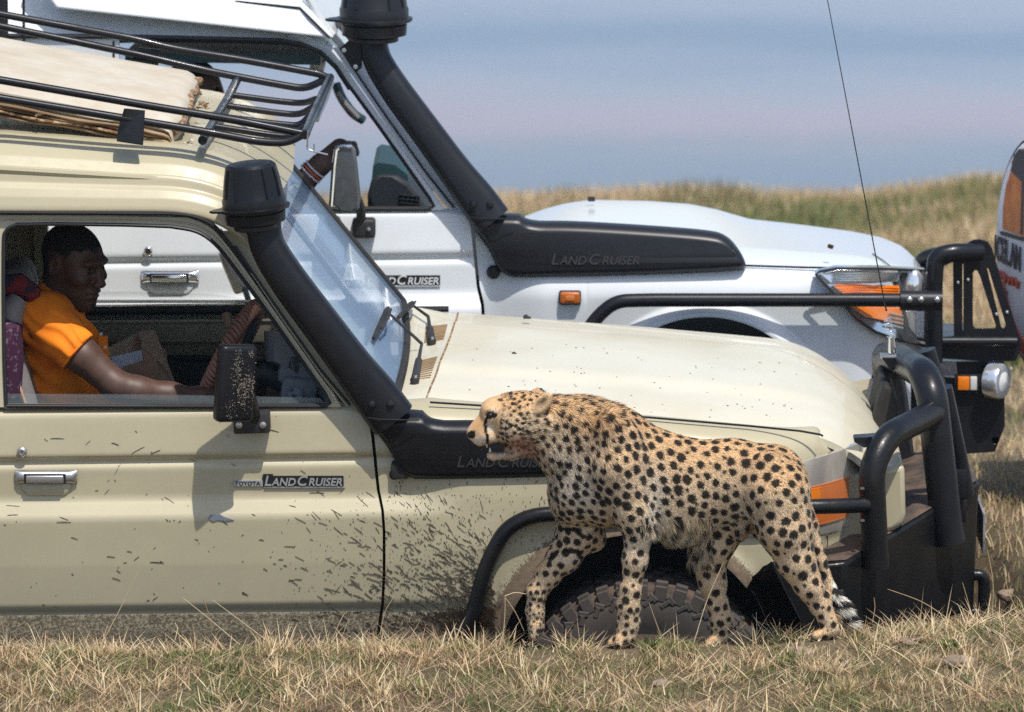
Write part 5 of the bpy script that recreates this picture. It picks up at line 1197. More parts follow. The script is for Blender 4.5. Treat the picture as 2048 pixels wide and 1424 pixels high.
# brush rail, bull bar, bumper
yr = 1.955
rl = mesh_obj('side_rail', *tube(fillet([P(1150, 700, yr), P(1195, 632, yr), P(1232, 602, yr), P(1300, 600, yr), P(1600, 600, yr), P(1812, 600, yr)], .05), .0225, 16), 'bar', WH)
mesh_obj('sleeve', *tube([P(1800, 601, yr), P(1884, 601, yr)], .0325, 16), 'bar', rl)
for u in (1819, 1842, 1874): mesh_obj('bolt', *revolve([(.0115, -.01), (.0115, .002), (.008, .007), (.003, .009), (0, .009)], 14, P(u, 599, yr-.03), 'Y'), 'bolt', rl)
bw = mesh_obj('bull_bar', *tube(fillet([P(1868, 722, 2.06), P(1868, 560, 2.06), P(1872, 512, 2.06), P(1905, 504, 2.06), P(1962, 504, 2.10)], .055), .0285, 18), 'bar', WH)
mesh_obj('loop', *tube(fillet([P(1962, 502, 2.9), P(1880, 508, 3.0), P(1838, 520, 3.05), P(1840, 640, 3.05)], .05), .028, 14), 'bar', bw)
o = mesh_obj('side_plate', *plate([P(u, v, 2.10) for u, v in [(1868, 716), (1870, 530), (1910, 500), (1932, 488), (1946, 480), (1962, 478), (1976, 484), (1984, 496), (2012, 590), (2044, 690), (2032, 722), (1980, 724)]],
    [[P(u, v, 2.10) for u, v in [(1884, 534), (1906, 524), (1908, 672), (1884, 674)]], [P(u, v, 2.10) for u, v in [(1925, 528), (1927, 528), (1927, 660), (1925, 660)]],
     [P(u, v, 2.10) for u, v in [(1946, 546), (1950, 540), (1955, 542), (1960, 552), (1992, 652), (1990, 657), (1950, 657), (1946, 650)]], [P(u, v, 2.10) for u, v in [(1974, 536), (1977, 538), (2012, 650), (2008, 657), (2003, 655)]]], (0, .009, 0)), 'bar', bw, sharp=30); bevel_mod(o, .0025, 2)
mesh_obj('cross_tube', *tube([P(1872, 683, 2.09), P(2034, 683, 2.09)], .016, 12), 'bar', bw)
for u, v in ((1916, 565), (1936, 559), (1993, 628), (2014, 624), (2022, 737)): mesh_obj('rivet', *revolve([(.005, -.002), (.005, .002), (0, .003)], 10, P(u, v, 2.097), 'Y'), 'lampwhite', bw)
bpW = mesh_obj('bumper', *plate([P(u, v, 2.13) for u, v in [(1800, 724), (2008, 722), (2010, 852), (1990, 904), (1930, 908), (1862, 860), (1800, 850)]], [[P(1990+7*math.cos(a), 881+7*math.sin(a), 2.13) for a in np.linspace(0, 2*math.pi, 12, False)]], (-.0, 1.35, -.14)), 'bar', WH, sharp=30); bevel_mod(bpW, .008, 2)
mesh_obj('tape', *plate([P(1852, 728, 2.122), P(1912, 724, 2.122), P(1916, 757, 2.122), P(1880, 752, 2.122), P(1850, 756, 2.122)], [], (0, .004, 0)), 'tape', bpW, smooth=False)
lr = mesh_obj('lamp_recess', *box(P(1936, 767, 2.128), (.090, .02, .068), .004), 'dark', bpW)
mesh_obj('amber_lens', *box(P(1927, 766, 2.115), (.038, .02, .044), .003), 'orange', bpW); mesh_obj('clear_lens', *box(P(1947, 766, 2.115), (.022, .02, .044), .003), 'lens', bpW)
fg_ = mesh_obj('fog_lamp', *revolve([(.058, -.02), (.06, .02), (.054, .03), (.046, .032)], 32, P(1990, 762, 2.11), 'Y', Matrix.Rotation(R(58), 3, 'Z')), 'lampwhite', bpW)
mesh_obj('fog_lens', *revolve([(.047, .024), (.03, .034), (0, .038)], 28, P(1990, 762, 2.11), 'Y', Matrix.Rotation(R(58), 3, 'Z')), 'lens', fg_)
mesh_obj('cable', *tube([P(1925, 905, 2.2), P(1920, 918, 2.2), P(1910, 925, 2.2)], .003, 6), 'rubber', bpW)
for (u, xx) in ((1412, 0), (-250, 0)):
    c = P(u, 860, 2.18); c.z = .40
    tW = mesh_obj('wheel', *revolve(tp, 40, c, 'Y'), 'tyre', WH); mesh_obj('rim', *revolve([(.20, .07), (.19, .09), (.17, .06), (.08, .05), (.06, .09), (0, .09)], 28, c, 'Y'), 'dullmetal', tW)

# ================================================================== third vehicle, only its spare wheel in the frame
T3 = thing('parked_vehicle', Vector((2.9, 2.95, float(ground(2.9, 2.9)))), 'white vehicle at the right edge with a printed spare wheel cover', 'vehicle')
cd = P(2072, 512, 2.95); nrm = Vector((-.965, -.262, 0)).normalized(); sdv = Vector((.262, -.965, 0)).normalized()*1.0
def D3(x, y, h=0): return cd+sdv*x+Vector((0, 0, y))+nrm*h
RD = .405
V, F = revolve([(RD*.985, -.22), (RD, -.18), (RD, -.03), (RD*.985, -.008), (RD*.96, 0), (RD*.5, .004), (0, .006)], 56)
sw = mesh_obj('spare_wheel_cover', [D3(v.x, v.y, v.z) for v in V], F, 'cover', T3, sharp=50)
mesh_obj('cover_binding', *tube([D3(RD*.995*math.cos(a), RD*.995*math.sin(a), -.012) for a in np.linspace(0, 2*math.pi, 57)], .006, 8), 'rubber', sw)
def ring3(name, r0, r1, a0, a1, mt, h=.006):
    V, F = grid(lambda a, b: D3(lerp(r0, r1, b)*math.cos(R(lerp(a0, a1, a))), lerp(r0, r1, b)*math.sin(R(lerp(a0, a1, a))), h), 40, 1); return mesh_obj(name, *thicken(V, F, nrm*-.004), mt, sw)
ring3('red_arc', RD*.80, RD*.92, 15, 130, 'red'); ring3('red_arc', RD*.80, RD*.92, 205, 330, 'red')
def blob3(name, pts, mt, h=.0075): return mesh_obj(name, *plate([D3(x-.05, y+.115, h) for x, y in pts], [], nrm*-.004), mt, sw, smooth=False)
blob3('sunset_print', [(-.26, -.075), (-.26, .0), (-.235, .08), (-.19, .14), (-.14, .17), (-.07, .18), (.02, .15), (.08, .06), (.09, -.06)], 'print_orange')
blob3('tree_print', [(-.19, .14), (-.16, .20), (-.11, .23), (-.03, .235), (.03, .2), (.04, .16), (-.05, .15), (-.06, -.06), (-.085, -.06), (-.08, .12)], 'print_dark', .0085)
blob3('ground_print', [(-.28, -.085), (.12, -.055), (.12, -.07), (-.28, -.098)], 'print_dark', .0088)
blob3('wing_print', [(-.03, .22), (.02, .24), (.0, .05), (.03, -.05), (.0, -.2), (-.04, -.05)], 'print_blue', .0095)
V, F, wd = text_run([('ICEL', .085), ('AN', .085)], .0015, 0, .015, .002)
mesh_obj('lettering', [D3(-.385+v.x*.85, -.075+v.y*1.4, .008+v.z) for v in V], F, 'print_dark', sw, smooth=False)
mesh_obj('script_print', *tube([D3(-.34+.012*k, -.125+.016*math.sin(k*1.9), .008) for k in range(18)], .005, 6), 'red', sw)
mesh_obj('small_print', *plate([D3(x, y, .008) for x, y in ((-.375, -.178), (-.26, -.178), (-.26, -.170), (-.375, -.170))], [], nrm*-.003), 'print_dark', sw, smooth=False)
bd3 = mesh_obj('body', *box((3.05, 2.95, 1.02), (2.0, 1.66, .75), .08, None, 3), 'white', T3); mudmask(bd3, lambda *a: -.35)
mesh_obj('cabin', *box((3.05, 2.95, 1.68), (1.96, 1.5, .58), .10, None, 3), 'white', T3)
mesh_obj('rear_window', *box((2.062, 2.95, 1.70), (.02, 1.1, .34), .008), 'seal', T3)
mesh_obj('rear_bumper', *box((2.02, 2.95, .72), (.14, 1.6, .14), .02), 'bar', T3)
for y in (2.24, 3.66):
    c = Vector((2.75, y, .42)); w3 = mesh_obj('wheel', *revolve(tp, 40, c, 'Y'), 'tyre', T3)
# ================================================================== people
def person_parts(root, name_hair, head_c, yaw, s, pitch=0):
    pass
# ---- driver of the beige vehicle (seat at Y .5), head turned towards the front and slightly to the camera
DR = thing('person', P(110, 830, .5), 'driver in an orange polo shirt at the wheel of the beige vehicle', 'person')
hc = P(146, 532, .50); HR = Matrix.Rotation(R(-36), 3, 'Z') @ Matrix.Rotation(R(12), 3, 'Y')
def H(x, y, z): return hc+HR @ Vector((x, y, z))          # head space: x forwards, y left (away), z up
hb = SDF((hc.x-.30, .05, hc.z-.46), (P(452, 800, .3).x+.06, .95, hc.z+.17), .0045)
Rn = np.array(HR)
def he(c, r, k=.015, sub=False, rot=None): hb.ell(H(*c), r, k, Rn if rot is None else np.array(HR @ rot), sub)
he((-.012, 0, .038), (.099, .076, .088)); he((.028, 0, .0), (.068, .064, .090), .02); he((.050, 0, -.065), (.046, .048, .052), .025)   # skull, face, jaw
he((.074, 0, -.098), (.022, .026, .018), .02)                                                                                       # chin
he((.086, 0, .040), (.016, .050, .012), .02)                                                                                        # brow
hb.cap(H(.088, 0, .030), H(.113, 0, -.018), .009, .014, .014); he((.108, .013, -.022), (.012, .010, .009), .008); he((.108, -.013, -.022), (.012, .010, .009), .008)
for sgn in (1, -1):
    he((.087, .030*sgn, .018), (.014, .019, .012), .010, True)                                                                      # eye sockets
    he((.074, .031*sgn, .016), (.015, .014, .013), .004)                                                                            # eyeballs under lids
    he((.066, .046*sgn, -.012), (.026, .018, .018), .022)                                                                           # cheek bones
    he((-.012, .076*sgn, .008), (.020, .010, .032), .008, False, Matrix.Rotation(R(12*1), 3, 'Y')); he((-.006, .084*sgn, .010), (.011, .006, .019), .005, True)   # ears
he((.093, 0, -.048), (.014, .026, .0085), .009); he((.090, 0, -.063), (.014, .024, .0085), .008); he((.105, 0, -.0545), (.014, .020, .0022), .004, True); [he((.094, .024*q_, -.0585), (.010, .007, .002), .004, True) for q_ in (1, -1)]   # lips
hb.cap(H(-.025, 0, -.04), P(108, 640, .50), .062, .068, .03)
sh_n = P(95, 655, .33); el = P(232, 772, .235); wr = P(405, 795, .30)
hb.cap(P(100, 640, .42), sh_n, .055, .062, .03); hb.chain([(sh_n, .058), (P(165, 712, .255), .050), (el, .043), (P(275, 783, .24), .043), (P(340, 790, .26), .036), (wr, .026)], .02)
hb.cap(P(110, 700, .5), P(120, 800, .5), .11, .12, .03)
hd = P(432, 792, .33); hb.cap(wr, hd, .026, .030, .02)
for i in range(4): a = hd+Vector((.012+.004*i, -.026+.018*i, .006)); b = a+Vector((.034, .004, .012)); c = b+Vector((-.004, .004, -.026)); hb.cap(a, b, .010, .0088, .006); hb.cap(b, c, .0088, .0075, .004)
hb.cap(hd+Vector((-.008, .024, .010)), hd+Vector((.018, .040, .024)), .011, .009, .006); hb.cap(hd+Vector((.018, .040, .024)), hd+Vector((.036, .038, .020)), .009, .008, .004)
# far arm to the wheel
hb.chain([(P(120, 670, .70), .055), (P(200, 780, .76), .044), (P(320, 800, .70), .034), (P(395, 792, .62), .026)], .02); hb.cap(P(395, 792, .62), P(420, 785, .6), .03, .026, .01)
V, F = hb.mesh(); body = sdf_obj('body', V, F, ['skin', 'hair'], DR)
# hair cap by place on the head
Hi = HR.inverted(); ctr = np.array(hc); loc = (V-ctr) @ np.array(Hi).T
fc = loc[F].mean(1)
line = np.where(fc[:, 0] > .03, .072, np.where(fc[:, 0] > -.005, .045, np.where(fc[:, 0] > -.04, .02, -.055)))
ear = (np.abs(fc[:, 1]) > .069) & (fc[:, 0] > -.045) & (fc[:, 0] < .02) & (fc[:, 2] < .05)
line = .045+.030*np.tanh((fc[:, 0]-.028)/.012)-.040*(1-np.tanh((fc[:, 0]+.045)/.015))+.004*np.sin(fc[:, 1]*160)+.003*rng.normal(0, 1, len(fc))
isH = (fc[:, 2] > line) & ~ear & (np.abs(fc).max(1) < .16)
body.data.polygons.foreach_set('material_index', isH.astype('i'))
for sgn in (-1, 1):
    e = mesh_obj('eye', *revolve([(.0001, -.0085)]+[(.0085*math.sin(t_), -.0085*math.cos(t_)) for t_ in np.linspace(.3, 2.8, 8)]+[(0, .0085)], 14, H(.0835, .031*sgn, .0165)), 'eye', body)
    mesh_obj('eyebrow', *tube([H(.094, .012*sgn, .036), H(.094, .030*sgn, .041), H(.082, .048*sgn, .036)], [.003, .004, .002], 6), 'hair', body)
mesh_obj('goatee', *tube([H(.090, -.014, -.088), H(.097, 0, -.094), H(.090, .014, -.088)], [.004, .007, .004], 6), 'hair', body)
# polo shirt
sb = SDF((P(-20, 700, .3).x, .08, P(100, 860, .4).z), (P(275, 700, .4).x+.06, .95, P(90, 560, .5).z+.06), .005)
sb.chain([(P(108, 655, .50), .085), (P(112, 700, .50), .125), (P(125, 770, .50), .128), (P(140, 850, .50), .14)], .03, 1.18)
sb.cap(P(98, 640, .40), P(112, 690, .42), .085, .09, .03); sb.cap(P(108, 640, .62), P(120, 690, .6), .08, .09, .03)
sb.cap(P(82, 640, .36), P(150, 696, .262), .080, .068, .03); sb.cap(P(120, 670, .68), P(170, 730, .74), .075, .062, .03)
sb.cap(P(205, 770, .44), P(215, 850, .46), .07, .09, .04)
sb.cap(P(118, 600, .50), P(112, 645, .50), .076, .082, .012)           # collar stand
sb.cap(P(135, 560, .5), P(124, 606, .50), .066, .066, .006, sub=True)       # neck opening
hx = P(150, 700, .262); dr = (P(232, 772, .235)-hx).normalized()
sb.cut(hx+dr*.012, dr, .10)                         # sleeve end
V, F = sb.mesh()
nz_ = .0055*np.sin(V[:, 2]*95+V[:, 0]*60+2*np.sin(V[:, 0]*35))*np.sin(V[:, 0]*48+V[:, 2]*20+V[:, 1]*30); V[:, 1] += nz_; V[:, 0] += nz_*.6     # soft folds
shirt = sdf_obj('shirt', V, F, 'orange_shirt', body)
col_pts = [P(100, 585, .44), P(125, 600, .43), P(160, 628, .44), P(190, 655, .47), P(206, 682, .50)]
mesh_obj('collar', *thicken(*grid(lambda a, b: Vector(cr(col_pts, 6)[min(24, int(a*24))])+Vector((-.004-.014*b, -.02*b, -.032*b)), 24, 4), (.003, .004, .002)), 'orange_shirt', shirt)
mesh_obj('placket', *thicken(*grid(lambda a, b: P(lerp(196, 214, a*.4)+b*16, lerp(672, 760, a), .44), 8, 2), (.004, .006, 0)), 'orange_shirt', shirt)
cuff = []
for a in np.linspace(0, 2*math.pi, 33):
    n1 = dr.cross(Vector((0, 1, 0))).normalized(); n2 = dr.cross(n1); cuff.append(hx+dr*.008+Vector((0, 0, 0))+(n1*math.cos(a)+n2*math.sin(a))*.0655)
mesh_obj('sleeve_hem', *tube(cuff, .0042, 6, False), 'orange_shirt', shirt)
for v in (668, 694): mesh_obj('button', *revolve([(.005, 0), (.005, .002), (0, .003)], 10, P(202+(v-668)*.3, v, .425), 'Y'), 'bead_white', shirt)

# ---- driver of the white vehicle: head behind the rack, arm raised to the screen edge
D2 = thing('person', P(430, 420, 2.65), 'driver in the white vehicle with beaded bracelets and one hand raised', 'person')
h2 = P(385, 185, 2.62)
q = SDF((h2.x-.35, 2.2, h2.z-.70), (P(730, 300, 2.4).x+.04, 3.0, h2.z+.2), .0055)
q.ell(h2, (.10, .078, .115), .02); q.ell(h2+Vector((.05, 0, -.05)), (.06, .06, .075), .03); q.cap(h2+Vector((.095, 0, -.02)), h2+Vector((.115, 0, -.05)), .012, .016, .015)
q.ell(h2+Vector((-.01, -.078, -.02)), (.02, .012, .032), .008); q.ell(h2+Vector((-.01, .078, -.02)), (.02, .012, .032), .008)
q.ell(h2+Vector((.075, -.03, .01)), (.018, .018, .012), .01, sub=True); q.ell(h2+Vector((.09, 0, -.085)), (.016, .028, .009), .01)
q.cap(h2+Vector((-.02, 0, -.08)), h2+Vector((-.05, 0, -.19)), .06, .07, .03); q.cap(h2+Vector((-.06, -.02, -.3)), h2+Vector((-.06, 0, -.55)), .14, .15, .05)
e2 = P(520, 450, 2.36); w2 = P(640, 330, 2.36); k2 = P(680, 297, 2.36)
q.chain([(h2+Vector((-.06, -.20, -.24)), .065), (P(440, 420, 2.38), .055), (e2, .048), (P(580, 392, 2.36), .048), (w2, .032)], .02)
q.cap(w2, k2, .034, .034, .02, .7)
for i in range(4): a = k2+Vector((.012, -.03+.019*i, .012)); b = a+Vector((.034, 0, .004-.002*i)); c = b+Vector((.010, 0, -.030)); q.cap(a, b, .0115, .010, .006); q.cap(b, c, .010, .009, .004)
q.cap(k2+Vector((-.02, -.03, -.005)), k2+Vector((.02, -.045, -.02)), .012, .010, .008)
V, F = q.mesh(); b2 = sdf_obj('body', V, F, ['skin', 'hair'], D2)
fc = V[F].mean(1)-np.array(h2); isH = (fc[:, 2] > np.where(fc[:, 0] > .03, .06, np.where(fc[:, 0] > -.03, .03, -.06))) & (np.abs(fc).max(1) < .16) & (np.abs(fc[:, 1]) < .082)
b2.data.polygons.foreach_set('material_index', isH.astype('i'))
dr2 = (w2-P(580, 392, 2.36)).normalized(); n1 = dr2.cross(Vector((0, 1, 0))).normalized(); n2 = dr2.cross(n1)
for k, mt in enumerate(('bead_white', 'red', 'bead_white')):
    c_ = P(630, 338, 2.36)-dr2*(.011*k); mesh_obj('bracelet', *tube([c_+(n1*math.cos(a)+n2*math.sin(a))*(.0385+.001*k) for a in np.linspace(0, 2*math.pi, 33)], .0032, 6, False), mt, b2)
sb = SDF((h2.x-.36, 2.1, h2.z-.72), (h2.x+.25, 3.0, h2.z-.1), .008)
sb.cap(h2+Vector((-.06, 0, -.27)), h2+Vector((-.06, 0, -.60)), .16, .17, .05, 1.2); sb.cap(h2+Vector((-.06, -.20, -.25)), P(430, 410, 2.38), .08, .072, .03); sb.cap(h2+Vector((-.06, .2, -.25)), h2+Vector((.02, .25, -.4)), .08, .07, .03)
V, F = sb.mesh(); sdf_obj('shirt', V, F, pm('dark_green_shirt', (.03, .05, .04), .85), b2)
# ================================================================== cheetah
CY = -.72; PXM = 1/735.0
CH = thing('cheetah', Vector((P(1250, 1285, -.75).x, -.72, float(ground(.31, -.75)))), 'spotted cheetah walking left past the front wheel of the beige vehicle', 'cheetah')
def C(u, v, dy=0.0): return P(u, v, CY+dy)
lo = C(915, 1330, 0); hi = C(1745, 740, 0)
S = SDF((lo.x, CY-.22, lo.z), (hi.x, CY+.22, hi.z), .0046)
px = lambda r: r*PXM
def ch(pts, dy, k=.03, sy=1.0):
    S.chain([(C(u, v, dy if len(r) == 1 else r[1]), px(r[0])) for u, v, *r in pts], k, sy)
def el(u, v, ru, rv, ry, dy=0, ang=0, k=.03, sub=False): S.ell(C(u, v, dy), (px(ru), ry, px(rv)), k, np.array(rotY(ang)), sub)
# trunk
ch([(1215, 922, 100), (1290, 952, 93), (1370, 974, 92), (1465, 962, 79), (1540, 968, 70)], 0, .04, .74)
el(1205, 945, 84, 112, .108, 0, -8); el(1150, 965, 52, 85, .085, 0, 10); el(1340, 1012, 92, 74, .086, 0, 6)
el(1545, 968, 66, 78, .082)
el(1236, 905, 52, 88, .045, -.085, -12, .03); el(1232, 905, 50, 85, .045, .085, -12, .03)           # shoulder blades
el(1552, 992, 58, 92, .050, -.070, -14, .035); el(1535, 1000, 55, 90, .05, .07, -5, .035)             # haunches
# neck and head
ch([(1225, 885, 74), (1165, 868, 68), (1105, 848, 56)], 0, .04, .86)
ch([(1165, 915, 62), (1100, 885, 40)], 0, .04, .85); el(1122, 900, 46, 44, .075, 0, -20)
HY = -.012
el(1052, 828, 50, 46, .066, HY, 4, .025); el(1016, 826, 40, 39, .058, HY, 0, .025)                    # skull
el(982, 822, 22, 25, .044, HY, 15, .02); ch([(986, 840, 23, HY), (964, 854, 16, HY)], HY, .02, .8)                                                              # brow
ch([(995, 850, 31, HY), (965, 860, 20, HY), (949, 866, 14, HY)], HY, .022, .82)                          # muzzle
ch([(998, 868, 22, HY), (964, 876, 15, HY)], HY, .018, .95)                                              # lips
el(945, 868, 9, 9, .013, HY, 0, .01)                                                                 # nose
ch([(1060, 884, 30, HY), (1024, 904, 15, HY), (988, 912, 9, HY)], HY, .014, .85); el(983, 911, 10, 8, .016, HY, 0, .01)   # lower jaw
el(963, 877, 15, 13, .024, HY, 5, .012)
for sg in (-1, 1): el(1035, 860, 36, 32, .030, HY+.040*sg, 15, .025); el(978, 872, 18, 14, .020, HY+.020*sg, 10, .015)
S.ell(C(987, 896, HY), (px(24), .05, px(9)), .006, np.array(rotY(10)), True)                            # open mouth
for sg in (-1, 1): el(976, 832, 9, 7, .016, HY+.046*sg, -20, .010, True)                                # eye hollows
for sg, (eu, ev) in ((-1, (1086, 806)), (1, (1068, 797))):
    el(eu, ev, 26, 15, .011, HY+.056*sg, -50, .010); el(eu-4, ev+3, 17, 8.5, .011, HY+.056*sg-.012, -50, .005, True) if sg < 0 else None
# near foreleg
ch([(1235, 935, 58, -.075), (1266, 1025, 37, -.088), (1278, 1062, 28, -.09), (1270, 1120, 22.5, -.09), (1261, 1180, 19, -.09), (1257, 1212, 21, -.09), (1257, 1245, 19.5, -.09), (1252, 1272, 19, -.092)], -.085, .022)
el(1288, 1052, 20, 20, .026, -.085, 0, .02)                                                            # elbow
ch([(1250, 1272, 21, -.092), (1236, 1284, 16, -.094)], -.09, .012, 1.1)
for i, d in enumerate((-.026, -.009, .009, .025)): ch([(1240, 1280, 11, -.092+d*.8), (1226-abs(d)*-260+(-4 if abs(d) < .02 else 4), 1287, 9.5, -.092+d)], 0, .006)
# far foreleg, lifted
ch([(1165, 985, 62, .055), (1158, 1062, 41, .06), (1130, 1110, 32, .06), (1094, 1152, 23, .058), (1074, 1184, 18, .056), (1070, 1222, 15.5, .055), (1072, 1252, 17, .053)], .06, .022)
el(1188, 1078, 24, 26, .03, .06, 0, .02)
for i, d in enumerate((-.022, -.007, .008, .022)): ch([(1070, 1250, 11, .053+d*.8), (1064+abs(d)*200, 1272, 9, .053+d)], 0, .006)
# near hind leg, stretched back
ch([(1555, 990, 66, -.065), (1570, 1058, 52, -.085), (1592, 1122, 36, -.092), (1618, 1172, 26, -.095), (1641, 1212, 18, -.095), (1656, 1240, 15, -.095), (1662, 1258, 16, -.096)], -.09, .024)
el(1648, 1200, 13, 20, .018, -.09, 30, .015)                                                            # hock
ch([(1662, 1258, 17, -.096), (1645, 1268, 14, -.096)], -.09, .01, 1.1)
for d in (-.022, -.007, .008, .022): ch([(1650, 1266, 9.5, -.095+d*.8), (1632, 1271, 8.5, -.095+d)], 0, .006)
# far hind leg, forward
ch([(1470, 1000, 62, .06), (1428, 1082, 42, .068), (1417, 1120, 33, .07), (1425, 1165, 25, .07), (1434, 1205, 18.5, .07), (1441, 1240, 18, .07), (1440, 1272, 17, .07)], .07, .024)
el(1456, 1240, 13, 26, .018, .072, -8, .014)
ch([(1440, 1272, 18, .07), (1426, 1284, 13, .068)], .07, .01, 1.1)
for d in (-.020, -.006, .008, .02): ch([(1432, 1280, 9.5, .068+d*.8), (1418, 1287, 8.5, .068+d)], 0, .006)
el(1482, 1062, 14, 22, .03, .0, 10, .03)
# tail down behind the leg
ch([(1592, 975, 20, 0), (1622, 1050, 13, -.01), (1640, 1120, 12, -.01), (1660, 1178, 12, -.01), (1684, 1218, 14, -.015), (1702, 1246, 12, -.02)], 0, .012)
Vc, Fc = S.mesh()
def proj(p):
    d = p-np.array([0, CAMY, CAMZ]); dep = d @ _F; return 1024+FPX*d[:, 0]/dep, 712-FPX*(d @ _U)/dep
def vnormals(V, F):
    n = np.cross(V[F[:, 2]]-V[F[:, 0]], V[F[:, 3]]-V[F[:, 1]]); o = np.zeros_like(V)
    for k in range(4): np.add.at(o, F[:, k], n)
    return o/np.maximum(np.linalg.norm(o, axis=1, keepdims=True), 1e-12)
Nc = vnormals(Vc, Fc)
if (Nc*(Vc-Vc.mean(0))).sum() < 0: Nc = -Nc; Fc = Fc[:, ::-1]
# spots scattered over the skin at even distances
uc, vc = proj(Vc)
def srad(u, v):
    r = np.full(len(u), 8.4)
    r = np.where(u < 1215, 7.2, r); r = np.where((u > 1480) & (v < 1110), 9.2, r); r = np.where((v > 1110) & (u > 1380), 9.8, r)
    r = np.where((v > 1060) & (u > 1210) & (u < 1330), 8.2, r); r = np.where((v > 1060) & (u < 1210), 7.4, r); r = np.where(u < 1075, 4.2, r)
    r = np.where((u < 1105) & (v > 1165), 5.0, r); r = np.where((v > 1210), r*.75, r)
    return r*PXM
from mathutils import kdtree
def poisson(order, rad_of, mult, existing=None):
    cells = {}; out = []; cs = .02
    def near(p, r):
        k = [int(math.floor(c/cs)) for c in p]; m = int(math.ceil(r/cs))
        for a in range(k[0]-m, k[0]+m+1):
            for b in range(k[1]-m, k[1]+m+1):
                for c in range(k[2]-m, k[2]+m+1):
                    for q_, rq in cells.get((a, b, c), ()):
                        if (q_[0]-p[0])**2+(q_[1]-p[1])**2+(q_[2]-p[2])**2 < (r if mult else r)**2: return True
        return False
    for e in existing or []: cells.setdefault(tuple(int(math.floor(c/cs)) for c in e[0]), []).append(e)
    for i in order:
        p = Vc[i]; r = rad_of[i]
        if near(p, r*mult): continue
        e = (p, r); out.append(e); cells.setdefault(tuple(int(math.floor(c/cs)) for c in p), []).append(e)
    return out
sr_ = srad(uc, vc); order = rng.permutation(len(Vc))[:40000]
big = poisson(order, sr_, 2.42); big = [(p, r*rng.uniform(.78, 1.12)) for p, r in big]
small = poisson(order[::-1][:9000], sr_, 1.8, big); small = [(p, r*rng.uniform(.28, .5)) for p, r in small if rng.random() < .55]
spots = big+small; SP = np.array([p for p, r in spots]); SR = np.array([r for p, r in spots])
kd = kdtree.KDTree(len(SP))
for i, p in enumerate(SP): kd.insert(p, i)
kd.balance()
TAWNY, PALE, WHITE, DARK, RUFF = np.array((.70, .455, .235)), np.array((.78, .60, .40)), np.array((.86, .78, .66)), np.array((.008, .006, .006)), np.array((.50, .265, .10))
def seg_d(u, v, pts):
    d = np.full(len(u), 1e9)
    for (a, b), (c, e) in zip(pts[:-1], pts[1:]):
        t_ = np.clip(((u-a)*(c-a)+(v-b)*(e-b))/((c-a)**2+(e-b)**2), 0, 1); d = np.minimum(d, np.hypot(u-a-t_*(c-a), v-b-t_*(e-b)))
    return d
